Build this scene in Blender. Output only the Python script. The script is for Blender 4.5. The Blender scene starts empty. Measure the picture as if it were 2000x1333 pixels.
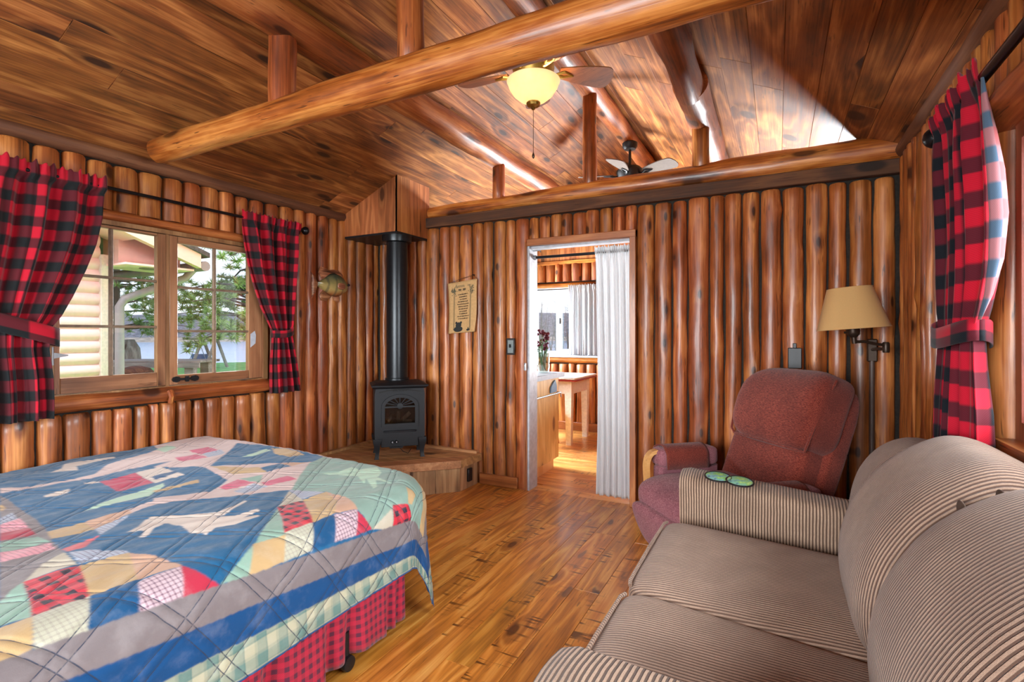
import bpy, math, random
import numpy as np
from mathutils import Vector, Matrix, noise

random.seed(7)
SC = bpy.context.scene
COL = SC.collection
PI = math.pi

def lin(r, g, b):
    f = lambda c: (c / 255 / 12.92) if c / 255 <= .04045 else ((c / 255 + .055) / 1.055) ** 2.4
    return (f(r), f(g), f(b), 1.0)

# ------------------------------------------------------------------ objects
ROOT = {}
def tag(o, label=None, cat=None, group=None, kind=None):
    if label: o['label'] = label
    if cat: o['category'] = cat
    if group: o['group'] = group
    if kind: o['kind'] = kind
    return o

def empty(name, loc, label=None, cat=None, group=None, rz=0.0, kind=None):
    o = bpy.data.objects.new(name, None)
    o.empty_display_size = .05
    COL.objects.link(o)
    o.location = loc
    o.rotation_euler = (0, 0, rz)
    ROOT[o.name] = Vector(loc)
    return tag(o, label, cat, group, kind)

class MB:
    """collects geometry, then links it as one mesh object"""
    def __init__(self):
        self.v, self.f, self.uv = [], [], {}
    def add(self, vs, fs, uvs=None):
        n = len(self.v)
        self.v += [tuple(p) for p in vs]
        self.f += [tuple(i + n for i in q) for q in fs]
        if uvs:
            for i, t in enumerate(uvs): self.uv[n + i] = t
        return self
    def box(self, x0, x1, y0, y1, z0, z1, M=None, c=0.0):
        cx, cy, cz = (x0 + x1) / 2, (y0 + y1) / 2, (z0 + z1) / 2
        hx, hy, hz = abs(x1 - x0) / 2, abs(y1 - y0) / 2, abs(z1 - z0) / 2
        c = min(c, hx * .9, hy * .9, hz * .9)
        vs, idx = [], {}
        for sx in (-1, 1):
            for sy in (-1, 1):
                for sz in (-1, 1):
                    if c <= 0:
                        idx[(sx, sy, sz)] = len(vs); vs.append((cx + sx * hx, cy + sy * hy, cz + sz * hz))
                    else:
                        for ax in range(3):
                            h = [hx - c, hy - c, hz - c]; h[ax] += c
                            idx[(sx, sy, sz, ax)] = len(vs)
                            vs.append((cx + sx * h[0], cy + sy * h[1], cz + sz * h[2]))
        fs = []
        def order(axs, s):  # four corners of the face on axis axs, sign s
            a, b = [(1, 2), (2, 0), (0, 1)][axs]
            o = [(-1, -1), (1, -1), (1, 1), (-1, 1)]
            if s < 0: o = o[::-1]
            r = []
            for p, q in o:
                k = [0, 0, 0]; k[axs] = s; k[a] = p; k[b] = q
                r.append(tuple(k))
            return r
        for ax in range(3):
            for s in (-1, 1):
                ks = order(ax, s)
                fs.append([idx[k] if c <= 0 else idx[k + (ax,)] for k in ks])
        if c > 0:
            for ax in range(3):
                a, b = [(1, 2), (2, 0), (0, 1)][ax]
                for p in (-1, 1):
                    for q in (-1, 1):
                        k0 = [0, 0, 0]; k0[ax] = -1; k0[a] = p; k0[b] = q
                        k1 = list(k0); k1[ax] = 1
                        k0, k1 = tuple(k0), tuple(k1)
                        qd = [idx[k0 + (a,)], idx[k1 + (a,)], idx[k1 + (b,)], idx[k0 + (b,)]]
                        if p * q < 0: qd = qd[::-1]
                        fs.append(qd[::-1])
            for k in [(i, j, l) for i in (-1, 1) for j in (-1, 1) for l in (-1, 1)]:
                tr = [idx[k + (0,)], idx[k + (1,)], idx[k + (2,)]]
                if k[0] * k[1] * k[2] < 0: tr = tr[::-1]
                fs.append(tr)
        if M is not None: vs = [M @ Vector(p) for p in vs]
        return self.add(vs, fs)
    def loft(self, rings, closed=True, cap0=True, cap1=True, uvs=None):
        n = len(rings[0]); vs = [p for r in rings for p in r]; fs = []
        m = n if closed else n - 1
        for i in range(len(rings) - 1):
            for j in range(m):
                k = (j + 1) % n
                fs.append((i * n + j, i * n + k, (i + 1) * n + k, (i + 1) * n + j))
        if closed and cap0: fs.append(tuple(range(n))[::-1])
        if closed and cap1: fs.append(tuple((len(rings) - 1) * n + j for j in range(n)))
        return self.add(vs, fs, uvs)
    def tube(self, pts, r, seg=12, caps=True):
        pts = [Vector(p) for p in pts]
        rs = r if isinstance(r, (list, tuple)) else [r] * len(pts)
        rings, ref = [], None
        for i, p in enumerate(pts):
            d = (pts[min(i + 1, len(pts) - 1)] - pts[max(i - 1, 0)])
            d = d.normalized() if d.length > 1e-9 else Vector((0, 0, 1))
            if ref is None:
                ref = Vector((0, 0, 1)) if abs(d.z) < .9 else Vector((1, 0, 0))
            u = (ref - d * ref.dot(d)).normalized(); ref = u
            w = d.cross(u)
            rings.append([p + (u * math.cos(2 * PI * j / seg) + w * math.sin(2 * PI * j / seg)) * rs[i] for j in range(seg)])
        return self.loft(rings, True, caps, caps)
    def lathe(self, prof, c=(0, 0, 0), seg=24, M=None, cap0=True, cap1=True):
        rings = []
        for r, z in prof:
            ring = [Vector((r * math.cos(2 * PI * j / seg), r * math.sin(2 * PI * j / seg), z)) for j in range(seg)]
            if M is not None: ring = [M @ p for p in ring]
            rings.append([p + Vector(c) for p in ring])
        return self.loft(rings, True, cap0, cap1)
    def prism(self, poly, d0, d1, F):
        """poly of (a, b); F(a, b, d) gives a point"""
        n = len(poly)
        vs = [F(a, b, d0) for a, b in poly] + [F(a, b, d1) for a, b in poly]
        fs = [tuple(range(n))[::-1], tuple(range(n, 2 * n))]
        fs += [(i, (i + 1) % n, n + (i + 1) % n, n + i) for i in range(n)]
        return self.add(vs, fs)
    def frame(self, outer, inner, d0, d1, F):
        n = len(outer)
        vs = [F(a, b, d) for d in (d0, d1) for ring in (outer, inner) for a, b in ring]
        fs = []
        for i in range(n):
            j = (i + 1) % n
            fs += [(i, j, n + j, n + i), (2 * n + j, 2 * n + i, 3 * n + i, 3 * n + j),
                   (j, i, 2 * n + i, 2 * n + j), (n + i, n + j, 3 * n + j, 3 * n + i)]
        return self.add(vs, fs)
    def grid(self, fn, nu, nv, uvf=None, closed_u=False):
        vs = [fn(i / nu, j / nv) for j in range(nv + 1) for i in range(nu + 1)]
        uvs = [uvf(i / nu, j / nv) for j in range(nv + 1) for i in range(nu + 1)] if uvf else None
        fs = [(j * (nu + 1) + i, j * (nu + 1) + i + 1, (j + 1) * (nu + 1) + i + 1, (j + 1) * (nu + 1) + i) for j in range(nv) for i in range(nu)]
        return self.add(vs, fs, uvs)
    def pillow(self, c, s, e=.35, e2=None, nu=28, nv=18, warp=None, M=None):
        """rounded cushion: half sizes s, exponent e (small = boxier)"""
        e2 = e2 or e
        sg = lambda t, p: math.copysign(abs(t) ** p, t)
        rings = []
        for j in range(nv + 1):
            ph = -PI / 2 + PI * j / nv
            ph = max(-PI / 2 + .02, min(PI / 2 - .02, ph))
            ring = []
            for i in range(nu):
                om = 2 * PI * (i + .5) / nu
                p = Vector((s[0] * sg(math.cos(ph), e) * sg(math.cos(om), e2), s[1] * sg(math.cos(ph), e) * sg(math.sin(om), e2), s[2] * sg(math.sin(ph), e)))
                if warp: p = Vector(warp(p))
                p = p + Vector(c)
                ring.append(M @ p if M is not None else p)
            rings.append(ring)
        return self.loft(rings)
    def build(self, name, mat, parent=None, root=None, local=False, sharp=38, kind=None, label=None):
        me = bpy.data.meshes.new(name)
        off = Vector((0, 0, 0))
        if parent is not None and not local:
            p = parent
            while p.parent is not None: p = p.parent
            off = ROOT.get(p.name, Vector((0, 0, 0)))
        vs = [(x - off.x, y - off.y, z - off.z) for x, y, z in self.v]
        me.from_pydata(vs, [], self.f)
        if self.uv:
            ul = me.uv_layers.new(name='UVMap')
            for l in me.loops:
                t = self.uv.get(l.vertex_index)
                if t: ul.data[l.index].uv = t
        me.polygons.foreach_set('use_smooth', [True] * len(me.polygons))
        me.update()
        me.set_sharp_from_angle(angle=math.radians(sharp))
        if mat is not None: me.materials.append(mat)
        o = bpy.data.objects.new(name, me)
        COL.objects.link(o)
        if parent is not None: o.parent = parent
        tag(o, label, None, None, kind)
        return o

def recalc(o):
    import bmesh
    bm = bmesh.new(); bm.from_mesh(o.data)
    bmesh.ops.recalc_face_normals(bm, faces=bm.faces[:])
    bm.to_mesh(o.data); bm.free()
    return o

def copy_tree(o, parent=None):
    c = o.copy(); COL.objects.link(c)
    if parent is not None: c.parent = parent
    for ch in [k for k in bpy.data.objects if k.parent == o]: copy_tree(ch, c)
    return c

# ------------------------------------------------------------------ materials
class NT:
    def __init__(self, name):
        self.m = bpy.data.materials.new(name); self.m.use_nodes = True
        self.t = self.m.node_tree
        for n in list(self.t.nodes): self.t.nodes.remove(n)
        self.out = self.t.nodes.new('ShaderNodeOutputMaterial')
    def n(self, typ, *ins, **props):
        nd = self.t.nodes.new(typ)
        for k, v in props.items(): setattr(nd, k, v)
        for i, v in enumerate(ins):
            if v is not None: self.put(nd.inputs[i], v)
        return nd
    def put(self, sock, v):
        if isinstance(v, bpy.types.NodeSocket): self.t.links.new(v, sock)
        elif isinstance(v, bpy.types.Node): self.t.links.new(v.outputs[0], sock)
        else: sock.default_value = v
    def math(self, op, a, b=None, c=None, clamp=False):
        nd = self.n('ShaderNodeMath', a, b, c, operation=op); nd.use_clamp = clamp
        return nd.outputs[0]
    def mix(self, f, a, b, blend='MIX'):
        nd = self.t.nodes.new('ShaderNodeMix'); nd.data_type = 'RGBA'; nd.blend_type = blend
        self.put(nd.inputs[0], f); self.put(nd.inputs[6], a); self.put(nd.inputs[7], b)
        return nd.outputs[2]
    def ramp(self, f, stops, interp='LINEAR'):
        nd = self.t.nodes.new('ShaderNodeValToRGB'); nd.color_ramp.interpolation = interp
        el = nd.color_ramp.elements
        while len(el) > 1: el.remove(el[-1])
        el[0].position, el[0].color = stops[0]
        for p, c in stops[1:]:
            e = el.new(p); e.color = c
        self.put(nd.inputs[0], f)
        return nd.outputs[0]
    def range(self, v, a, b, c=0.0, d=1.0, smooth=True):
        nd = self.n('ShaderNodeMapRange', v, a, b, c, d)
        if smooth: nd.interpolation_type = 'SMOOTHSTEP'
        return nd.outputs[0]
    def bsdf(self, col, rough=.5, spec=.5, bump=None, bstr=.3, bdist=.01, metal=0.0, coat=0.0, coat_r=.2, sheen=0.0, trans=0.0, emis=None, estr=0.0):
        b = self.t.nodes.new('ShaderNodeBsdfPrincipled')
        self.put(b.inputs['Base Color'], col); self.put(b.inputs['Roughness'], rough)
        b.inputs['Specular IOR Level'].default_value = spec
        b.inputs['Metallic'].default_value = metal
        b.inputs['Coat Weight'].default_value = coat; b.inputs['Coat Roughness'].default_value = coat_r
        b.inputs['Sheen Weight'].default_value = sheen
        b.inputs['Transmission Weight'].default_value = trans
        if emis is not None:
            self.put(b.inputs['Emission Color'], emis); self.put(b.inputs['Emission Strength'], estr)
        if bump is not None:
            bn = self.t.nodes.new('ShaderNodeBump'); bn.inputs['Strength'].default_value = bstr; bn.inputs['Distance'].default_value = bdist
            self.put(bn.inputs['Height'], bump); self.t.links.new(bn.outputs[0], b.inputs['Normal'])
        self.t.links.new(b.outputs[0], self.out.inputs[0])
        return b
    def coords(self, kind='Object'):
        return self.n('ShaderNodeTexCoord').outputs[kind]

def wood(name, dark, mid, light, axis='Z', rough=.32, ring=7.0, knots=.5, knot_scale=3.2, fib=1.0, var=.16, bstr=.25, coat=.25, saw=0.0, blotch=.35, knot_r=.13, grain_scale=1.0, knot_col=None, hue=.007, crack=.5, lump=.4):
    """plank / log wood: grain runs along one object axis, each board shifted by its own random"""
    t = NT(name)
    co = t.coords('Object')
    rnd = t.n('ShaderNodeNewGeometry').outputs['Random Per Island']
    off = t.n('ShaderNodeCombineXYZ', t.math('MULTIPLY', rnd, 37.0), t.math('MULTIPLY', rnd, 61.0), t.math('MULTIPLY', rnd, 23.0))
    p = t.n('ShaderNodeVectorMath', co, off, operation='ADD').outputs[0]
    k = {'X': 0, 'Y': 1, 'Z': 2}[axis]
    def scl(along, across):
        s = [across] * 3; s[k] = along
        return t.n('ShaderNodeVectorMath', p, tuple(s), operation='MULTIPLY').outputs[0]
    # knots
    sp3 = t.n('ShaderNodeSeparateXYZ', p)
    oth = [i for i in range(3) if i != k]
    kv = t.n('ShaderNodeCombineXYZ', t.math('ADD', sp3.outputs[oth[0]], sp3.outputs[oth[1]]), t.math('MULTIPLY', sp3.outputs[k], .42), 0.0)
    vor = t.n('ShaderNodeTexVoronoi', kv, None, knot_scale, feature='F1', voronoi_dimensions='2D')
    d = vor.outputs['Distance']
    pick = t.n('ShaderNodeSeparateColor', vor.outputs['Color']).outputs[0]
    ison = t.math('LESS_THAN', pick, knots)
    kn = t.math('MULTIPLY', t.range(d, knot_r, knot_r * .55), ison)
    halo = t.math('MULTIPLY', t.range(d, knot_r * 2.8, knot_r * .8), ison)
    # cathedral grain: contour lines of a stretched noise, bent round the knots
    n1 = t.n('ShaderNodeTexNoise', scl(.55 * grain_scale, 5.0 * grain_scale), None, 1.0, 2.0, .5)
    h = t.math('ADD', n1.outputs[0], t.math('MULTIPLY', halo, .09))
    rg = t.math('SINE', t.math('MULTIPLY', h, ring * 6.2832))
    rg = t.math('POWER', t.math('MULTIPLY_ADD', rg, .5, .5), 1.8)
    n2 = t.n('ShaderNodeTexNoise', scl(2.2, 95.0), None, 1.0, 3.0, .6)
    n3 = t.n('ShaderNodeTexNoise', scl(.9, 3.2), None, 1.0, 3.0, .55)
    g = t.math('ADD', t.math('MULTIPLY', rg, .34), t.math('MULTIPLY', t.math('SUBTRACT', n2.outputs[0], .5), .75 * fib))
    nm = t.n('ShaderNodeTexNoise', scl(5.5, 17.0), None, 1.0, 2.0, .55)
    g = t.math('ADD', g, t.math('MULTIPLY', t.math('SUBTRACT', nm.outputs[0], .5), .45 * fib))
    g = t.math('ADD', g, t.math('MULTIPLY', t.math('SUBTRACT', n3.outputs[0], .5), 2.2 * blotch))
    g = t.math('ADD', g, .36)
    col = t.ramp(g, [(.0, dark), (.5, mid), (1.0, light)])
    w = t.t.nodes.new('ShaderNodeTexWhiteNoise'); w.noise_dimensions = '1D'; t.put(w.inputs['W'], t.math('MULTIPLY', rnd, 91.7))
    hs = t.n('ShaderNodeHueSaturation', t.math('MULTIPLY_ADD', w.outputs[0], hue * 2, .5 - hue), 1.0, t.math('MULTIPLY_ADD', rnd, var * 2, 1.0 - var), 1.0, col)
    col = hs.outputs[0]
    kc = knot_col or (dark[0] * .35, dark[1] * .3, dark[2] * .3, 1)
    col = t.mix(t.math('MULTIPLY', halo, .45), col, dark)
    col = t.mix(t.math('MULTIPLY', kn, .85), col, kc)
    ck = t.n('ShaderNodeTexNoise', scl(9.0, 120.0), None, 1.0, 1.0, .5)
    cm = t.n('ShaderNodeTexNoise', scl(3.0, 7.0), None, 1.7, 1.0, .5)
    col = t.mix(t.math('MULTIPLY', t.math('MULTIPLY', t.range(ck.outputs[0], .62, .70), t.range(cm.outputs[0], .5, .62)), crack), col, kc)
    height = t.math('ADD', t.math('MULTIPLY', n2.outputs[0], .5), t.math('MULTIPLY', rg, .15))
    height = t.math('ADD', height, t.math('MULTIPLY', nm.outputs[0], lump))
    if saw > 0:
        wv = t.n('ShaderNodeTexNoise', scl(46.0, 5.0), None, 1.0, 2.0, .5)
        msk = t.n('ShaderNodeTexNoise', scl(1.6, 5.0), None, 1.0, 2.0, .5)
        m = t.math('MULTIPLY', t.range(wv.outputs[0], .54, .62), t.range(msk.outputs[0], .54, .64))
        col = t.mix(t.math('MULTIPLY', m, saw), col, (dark[0] * .45, dark[1] * .42, dark[2] * .45, 1))
        st = t.n('ShaderNodeTexNoise', scl(3.2, 9.0), None, 1.3, 2.0, .5)
        col = t.mix(t.math('MULTIPLY', t.range(st.outputs[0], .66, .74), saw * .75), col, lin(52, 44, 44))
    rr = t.math('ADD', t.math('MULTIPLY', t.math('ADD', n3.outputs[0], nm.outputs[0]), .16), rough - .12)
    t.bsdf(col, rr, .5, height, bstr, .004, coat=coat, coat_r=.18)
    return t.m

def plain(name, col, rough=.5, metal=0.0, spec=.5, noise_amt=.08, scale=40, bstr=0.0, coat=0.0, sheen=0.0):
    t = NT(name)
    n = t.n('ShaderNodeTexNoise', t.coords('Object'), None, scale, 3.0, .5).outputs[0]
    c = t.mix(t.range(n, .3, .7), tuple(v * (1 - noise_amt) for v in col[:3]) + (1,), tuple(min(1, v * (1 + noise_amt)) for v in col[:3]) + (1,))
    t.bsdf(c, rough, spec, n if bstr else None, bstr, .003, metal=metal, coat=coat, sheen=sheen)
    return t.m

def glass(name, tint=(1, 1, 1, 1), gloss=.06):
    t = NT(name)
    tr = t.n('ShaderNodeBsdfTransparent', tint)
    gl = t.n('ShaderNodeBsdfGlossy', (1, 1, 1, 1), .03)
    lw = t.n('ShaderNodeLayerWeight', .25)
    f = t.math('MULTIPLY_ADD', lw.outputs['Fresnel'], .5, gloss, clamp=True)
    mx = t.n('ShaderNodeMixShader', f, tr.outputs[0], gl.outputs[0])
    t.t.links.new(mx.outputs[0], t.out.inputs[0])
    return t.m

def checks(name, base, dark, period, mixc=None, rough=.8, second=None, weave=900, translucent=0.0, soft=.06):
    """two-way check on UV (metres): both stripes = dark, one = half, none = base"""
    t = NT(name)
    uv = t.n('ShaderNodeSeparateXYZ', t.coords('UV'))
    def st(o):
        fr = t.math('FRACT', t.math('DIVIDE', uv.outputs[o], period))
        return t.math('MULTIPLY', t.range(fr, .5 - soft, .5 + soft), t.range(fr, 1.0, 1.0 - soft))
    a, b = st(0), st(1)
    tot = t.math('ADD', a, b)
    mixc = mixc or tuple((base[i] + dark[i]) / 2 for i in range(3)) + (1,)
    col = t.ramp(t.math('MULTIPLY', tot, .5), [(0, base), (.5, mixc), (1, dark)])
    wv = t.math('SINE', t.math('MULTIPLY', t.math('ADD', uv.outputs[0], uv.outputs[1]), weave))
    col = t.mix(t.math('MULTIPLY_ADD', wv, .06, .06), col, (0, 0, 0, 1))
    b = t.bsdf(col, rough, .25, wv, .12, .001, sheen=.15)
    if translucent:
        tl = t.n('ShaderNodeBsdfTranslucent', col)
        mx = t.n('ShaderNodeMixShader', translucent, b.outputs[0], tl.outputs[0])
        t.t.links.new(mx.outputs[0], t.out.inputs[0])
    return t.m

def cloth(name, col, rough=.85, translucent=.35, scale=300, alpha=0.0):
    t = NT(name)
    n = t.n('ShaderNodeTexNoise', t.coords('Object'), None, scale, 2.0, .5).outputs[0]
    c = t.mix(n, tuple(v * .9 for v in col[:3]) + (1,), col)
    b = t.bsdf(c, rough, .2, n, .15, .001, sheen=.1)
    tl = t.n('ShaderNodeBsdfTranslucent', c)
    mx = t.n('ShaderNodeMixShader', translucent, b.outputs[0], tl.outputs[0])
    o = mx.outputs[0]
    if alpha:
        tr = t.n('ShaderNodeBsdfTransparent', (1, 1, 1, 1))
        o = t.n('ShaderNodeMixShader', alpha, o, tr.outputs[0]).outputs[0]
    t.t.links.new(o, t.out.inputs[0])
    return t.m

def corduroy(name, light, dark, axis='Y', pitch=.012):
    """wide-wale fabric: ribs repeat along one object axis"""
    t = NT(name)
    co = t.coords('Object')
    nz = t.n('ShaderNodeTexNoise', co, None, 9.0, 2.0, .5).outputs[0]
    sp = t.n('ShaderNodeSeparateXYZ', co)
    a = t.n('ShaderNodeSeparateXYZ', t.coords('UV')).outputs[0] if axis == 'U' else sp.outputs[{'X': 0, 'Y': 1, 'Z': 2}[axis]]
    a = t.math('ADD', a, t.math('MULTIPLY', nz, .006))
    s = t.math('SINE', t.math('MULTIPLY', a, 6.2832 / pitch))
    s = t.math('MULTIPLY_ADD', s, .5, .5)
    fine = t.n('ShaderNodeTexNoise', co, None, 420.0, 2.0, .6).outputs[0]
    big = t.n('ShaderNodeTexNoise', co, None, 5.0, 3.0, .6).outputs[0]
    tuf = t.n('ShaderNodeTexNoise', co, None, 90.0, 2.0, .5).outputs[0]
    rib = t.range(s, .18, .62)
    f = t.math('MULTIPLY', rib, t.range(t.math('ADD', fine, t.math('MULTIPLY', tuf, .5)), .35, .95, .62, 1.0))
    col = t.mix(f, dark, light)
    col = t.mix(t.range(big, .35, .7), t.mix(.35, col, dark), col)
    t.bsdf(col, .9, .2, t.math('ADD', rib, t.math('MULTIPLY', fine, .35)), .8, .004, sheen=.15)
    return t.m

def tweed(name, a, b, c, scale=260):
    t = NT(name)
    co = t.coords('Object')
    st = t.n('ShaderNodeVectorMath', co, (1.0, .25, 1.6), operation='MULTIPLY').outputs[0]
    n = t.n('ShaderNodeTexNoise', st, None, scale, 2.0, .7).outputs[0]
    n2 = t.n('ShaderNodeTexNoise', co, None, 6, 3.0, .5).outputs[0]
    col = t.ramp(n, [(.30, a), (.5, b), (.68, c)])
    col = t.mix(t.range(n2, .35, .7), col, t.mix(.3, col, a))
    t.bsdf(col, .92, .2, n, .5, .002, sheen=.12)
    return t.m

M = {}
LOG_D, LOG_M, LOG_L = lin(72, 32, 13), lin(156, 83, 36), lin(214, 140, 76)
M['log_v'] = wood('varnished_log_upright', LOG_D, LOG_M, LOG_L, 'Z', rough=.42, ring=4, knots=.28, knot_scale=7.5, blotch=.34, var=.12, bstr=.6, knot_r=.13, coat=.22, fib=1.25, lump=1.6, crack=.7)
M['log_y'] = wood('varnished_log_lengthwise', LOG_D, LOG_M, LOG_L, 'Y', rough=.46, ring=4, knots=.4, knot_scale=5.0, blotch=.45, var=.08, bstr=.6, knot_r=.14, coat=.10, fib=1.2, lump=1.3, crack=.7)
M['log_x'] = wood('varnished_log_crosswise', lin(84, 38, 12), lin(168, 92, 32), lin(224, 150, 72), 'X', rough=.38, ring=5, knots=.6, knot_scale=4.2, blotch=.62, var=.06, bstr=.6, knot_r=.16, coat=.25, fib=1.6, lump=1.3, crack=.8)
M['ceil'] = wood('stained_ceiling_boards', lin(66, 34, 14), lin(146, 84, 36), lin(204, 136, 72), 'Y', rough=.60, ring=7, knots=.40, knot_scale=4.4, blotch=.38, var=.17, bstr=.6, knot_r=.15, coat=.05, fib=1.25, lump=.6, hue=.004)
M['floor'] = wood('oak_floor_boards', lin(110, 58, 16), lin(204, 130, 48), lin(240, 180, 92), 'Y', rough=.34, ring=10, knots=.25, knot_scale=3.0, blotch=.30, var=.12, bstr=.2, coat=.3, saw=.9, knot_r=.08, hue=.004)
M['floor_x'] = wood('oak_floor_boards_kitchen', lin(136, 82, 38), lin(214, 148, 78), lin(240, 190, 120), 'X', rough=.28, ring=8, knots=.25, knot_scale=3.0, blotch=.28, var=.12, bstr=.15, coat=.35, saw=.6, knot_r=.08)
M['frame'] = wood('window_frame_wood', lin(96, 62, 38), lin(146, 102, 66), lin(180, 136, 96), 'Z', rough=.45, ring=4, knots=.15, knot_scale=3, blotch=.25, var=.06, bstr=.15, coat=.1)
M['frame_y'] = wood('window_frame_wood_rail', lin(96, 62, 38), lin(146, 102, 66), lin(180, 136, 96), 'Y', rough=.45, ring=4, knots=.15, knot_scale=3, blotch=.25, var=.06, bstr=.15, coat=.1)
M['frame_red'] = wood('window_casing_red_brown', lin(96, 44, 30), lin(146, 74, 52), lin(176, 100, 74), 'Z', rough=.4, ring=4, knots=.15, knot_scale=3, blotch=.25, var=.05, bstr=.15, coat=.2)
M['barn_z'] = wood('salvaged_board_upright', lin(116, 82, 54), lin(176, 134, 94), lin(206, 168, 126), 'Z', rough=.6, ring=7, knots=.3, knot_scale=4, blotch=.35, var=.16, bstr=.3, coat=0, saw=.0)
M['barn_d'] = wood('salvaged_board_deck', lin(116, 78, 48), lin(180, 130, 84), lin(212, 166, 116), 'X', rough=.5, ring=7, knots=.3, knot_scale=4, blotch=.35, var=.14, bstr=.3, coat=.05)
M['cedar'] = wood('cedar_board_upright', lin(104, 58, 28), lin(166, 100, 54), lin(200, 136, 80), 'Z', rough=.42, ring=8, knots=.4, knot_scale=4.0, blotch=.3, var=.14, bstr=.2, coat=.15)
M['trim_w'] = wood('door_casing_wood', lin(96, 52, 24), lin(158, 92, 46), lin(196, 130, 74), 'Z', rough=.38, ring=5, knots=.3, knot_scale=4, blotch=.3, var=.08, bstr=.2, coat=.25)
M['trim_x'] = wood('door_head_casing_wood', lin(96, 52, 24), lin(158, 92, 46), lin(196, 130, 74), 'X', rough=.38, ring=5, knots=.3, knot_scale=4, blotch=.3, var=.08, bstr=.2, coat=.25)
M['plate'] = wood('dark_wall_plate_board', lin(40, 24, 14), lin(82, 48, 26), lin(116, 74, 42), 'X', rough=.75, ring=6, knots=.2, knot_scale=3, blotch=.3, var=.05, bstr=.25, coat=.0)
M['muntin'] = plain('weathered_muntin', lin(128, 108, 88), .6, noise_amt=.15, scale=30)
M['plate_y'] = wood('dark_eave_log', lin(66, 38, 22), lin(106, 66, 40), lin(138, 94, 60), 'Y', rough=.65, ring=6, knots=.2, knot_scale=3, blotch=.4, var=.05, bstr=.35, coat=.1)
M['pine'] = wood('pale_pine_panel', lin(196, 146, 84), lin(232, 190, 122), lin(246, 214, 152), 'Z', rough=.4, ring=5, knots=.45, knot_scale=3.5, blotch=.2, var=.06, bstr=.1, coat=.2, knot_col=lin(120, 84, 60))
M['blade'] = wood('fan_blade_walnut', lin(92, 48, 20), lin(142, 82, 38), lin(176, 110, 56), 'X', rough=.6, ring=3, knots=0, knot_scale=2, blotch=.25, var=.03, bstr=.05, coat=.0)
M['bent'] = wood('bentwood_honey', lin(168, 112, 56), lin(206, 152, 88), lin(226, 180, 116), 'X', rough=.35, ring=3, knots=0, knot_scale=2, blotch=.2, var=.03, bstr=.05, coat=.3)
M['chink'] = plain('dark_chinking', lin(34, 27, 20), .9, noise_amt=.4, scale=60, bstr=.4)
M['iron'] = plain('black_iron', lin(30, 31, 34), .42, metal=.3, noise_amt=.1)
M['rod'] = plain('black_rod', lin(20, 20, 24), .3, metal=.4)
M['stove'] = plain('charcoal_stove_enamel', lin(20, 22, 26), .52, spec=.35, noise_amt=.06, scale=120, bstr=.05)
M['stove_dark'] = plain('black_firebox', lin(16, 15, 14), .8)
M['pipe'] = plain('black_stove_pipe', lin(34, 37, 40), .30, metal=.55)
M['chrome'] = plain('brushed_steel', lin(150, 152, 156), .42, metal=.8)
M['brass'] = plain('antique_brass', lin(166, 134, 66), .38, metal=.75)
M['bronze'] = plain('dark_bronze', lin(62, 48, 38), .38, metal=.6)
M['white'] = plain('white_enamel', lin(236, 234, 228), .35)
M['vinyl'] = plain('white_vinyl', lin(186, 198, 210), .5)
M['jamb'] = plain('jamb_lit_tone', lin(178, 182, 190), .45, noise_amt=.12, scale=25)  # light falling on the door jambs is put into this pale grey
M['black'] = plain('black_plastic', lin(24, 23, 25), .4)
M['redtrim'] = plain('red_enamel_edge', lin(150, 44, 36), .4)
M['counter'] = plain('grey_laminate', lin(170, 178, 190), .4)
M['grey_board'] = plain('grey_laminate_edge', lin(150, 158, 170), .5)
M['bluetile'] = plain('blue_holder', lin(98, 134, 166), .5)
M['shade'] = cloth('tan_lampshade_linen', lin(226, 184, 122), .9, .3, 200)
M['sheer'] = cloth('white_sheer_cotton', lin(226, 228, 230), .9, .35, 120, .08)
M['lace'] = cloth('white_cafe_lace', lin(216, 218, 222), .9, .4, 120, .12)
M['glass'] = glass('window_glass')
M['stoveglass'] = glass('stove_glass', (.55, .53, .5, 1), .06)
M['vase'] = glass('clear_vase_glass', (.86, .93, .88, 1), .16)
M['buffalo'] = checks('red_black_buffalo_check', lin(202, 20, 46), lin(22, 26, 28), .112, lin(98, 24, 34), translucent=.18)
M['buffalo_sun'] = checks('red_black_buffalo_check_thin', lin(206, 22, 50), lin(20, 26, 34), .112, lin(100, 26, 40), translucent=.3)
M['buffalo_sunlit_tone'] = checks('pale_reverse_of_red_check', lin(196, 96, 100), lin(86, 110, 134), .112, lin(186, 124, 130), translucent=.2)
M['skirt'] = checks('red_small_check', lin(186, 40, 66), lin(92, 40, 62), .034, lin(160, 40, 62))
M['cord_y'] = corduroy('tan_corduroy_seat', lin(192, 162, 140), lin(112, 88, 74), 'Y', .0118)
M['cord_x'] = corduroy('tan_corduroy_arm', lin(182, 152, 128), lin(82, 62, 50), 'X', .0118)
M['cord_u'] = corduroy('tan_corduroy_back', lin(184, 154, 132), lin(94, 70, 58), 'U', .0118)
M['tweed'] = tweed('burgundy_tweed', lin(58, 22, 18), lin(116, 46, 35), lin(142, 72, 54))
M['tweed2'] = tweed('rose_tweed', lin(96, 54, 62), lin(140, 84, 92), lin(166, 118, 122))

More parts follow.
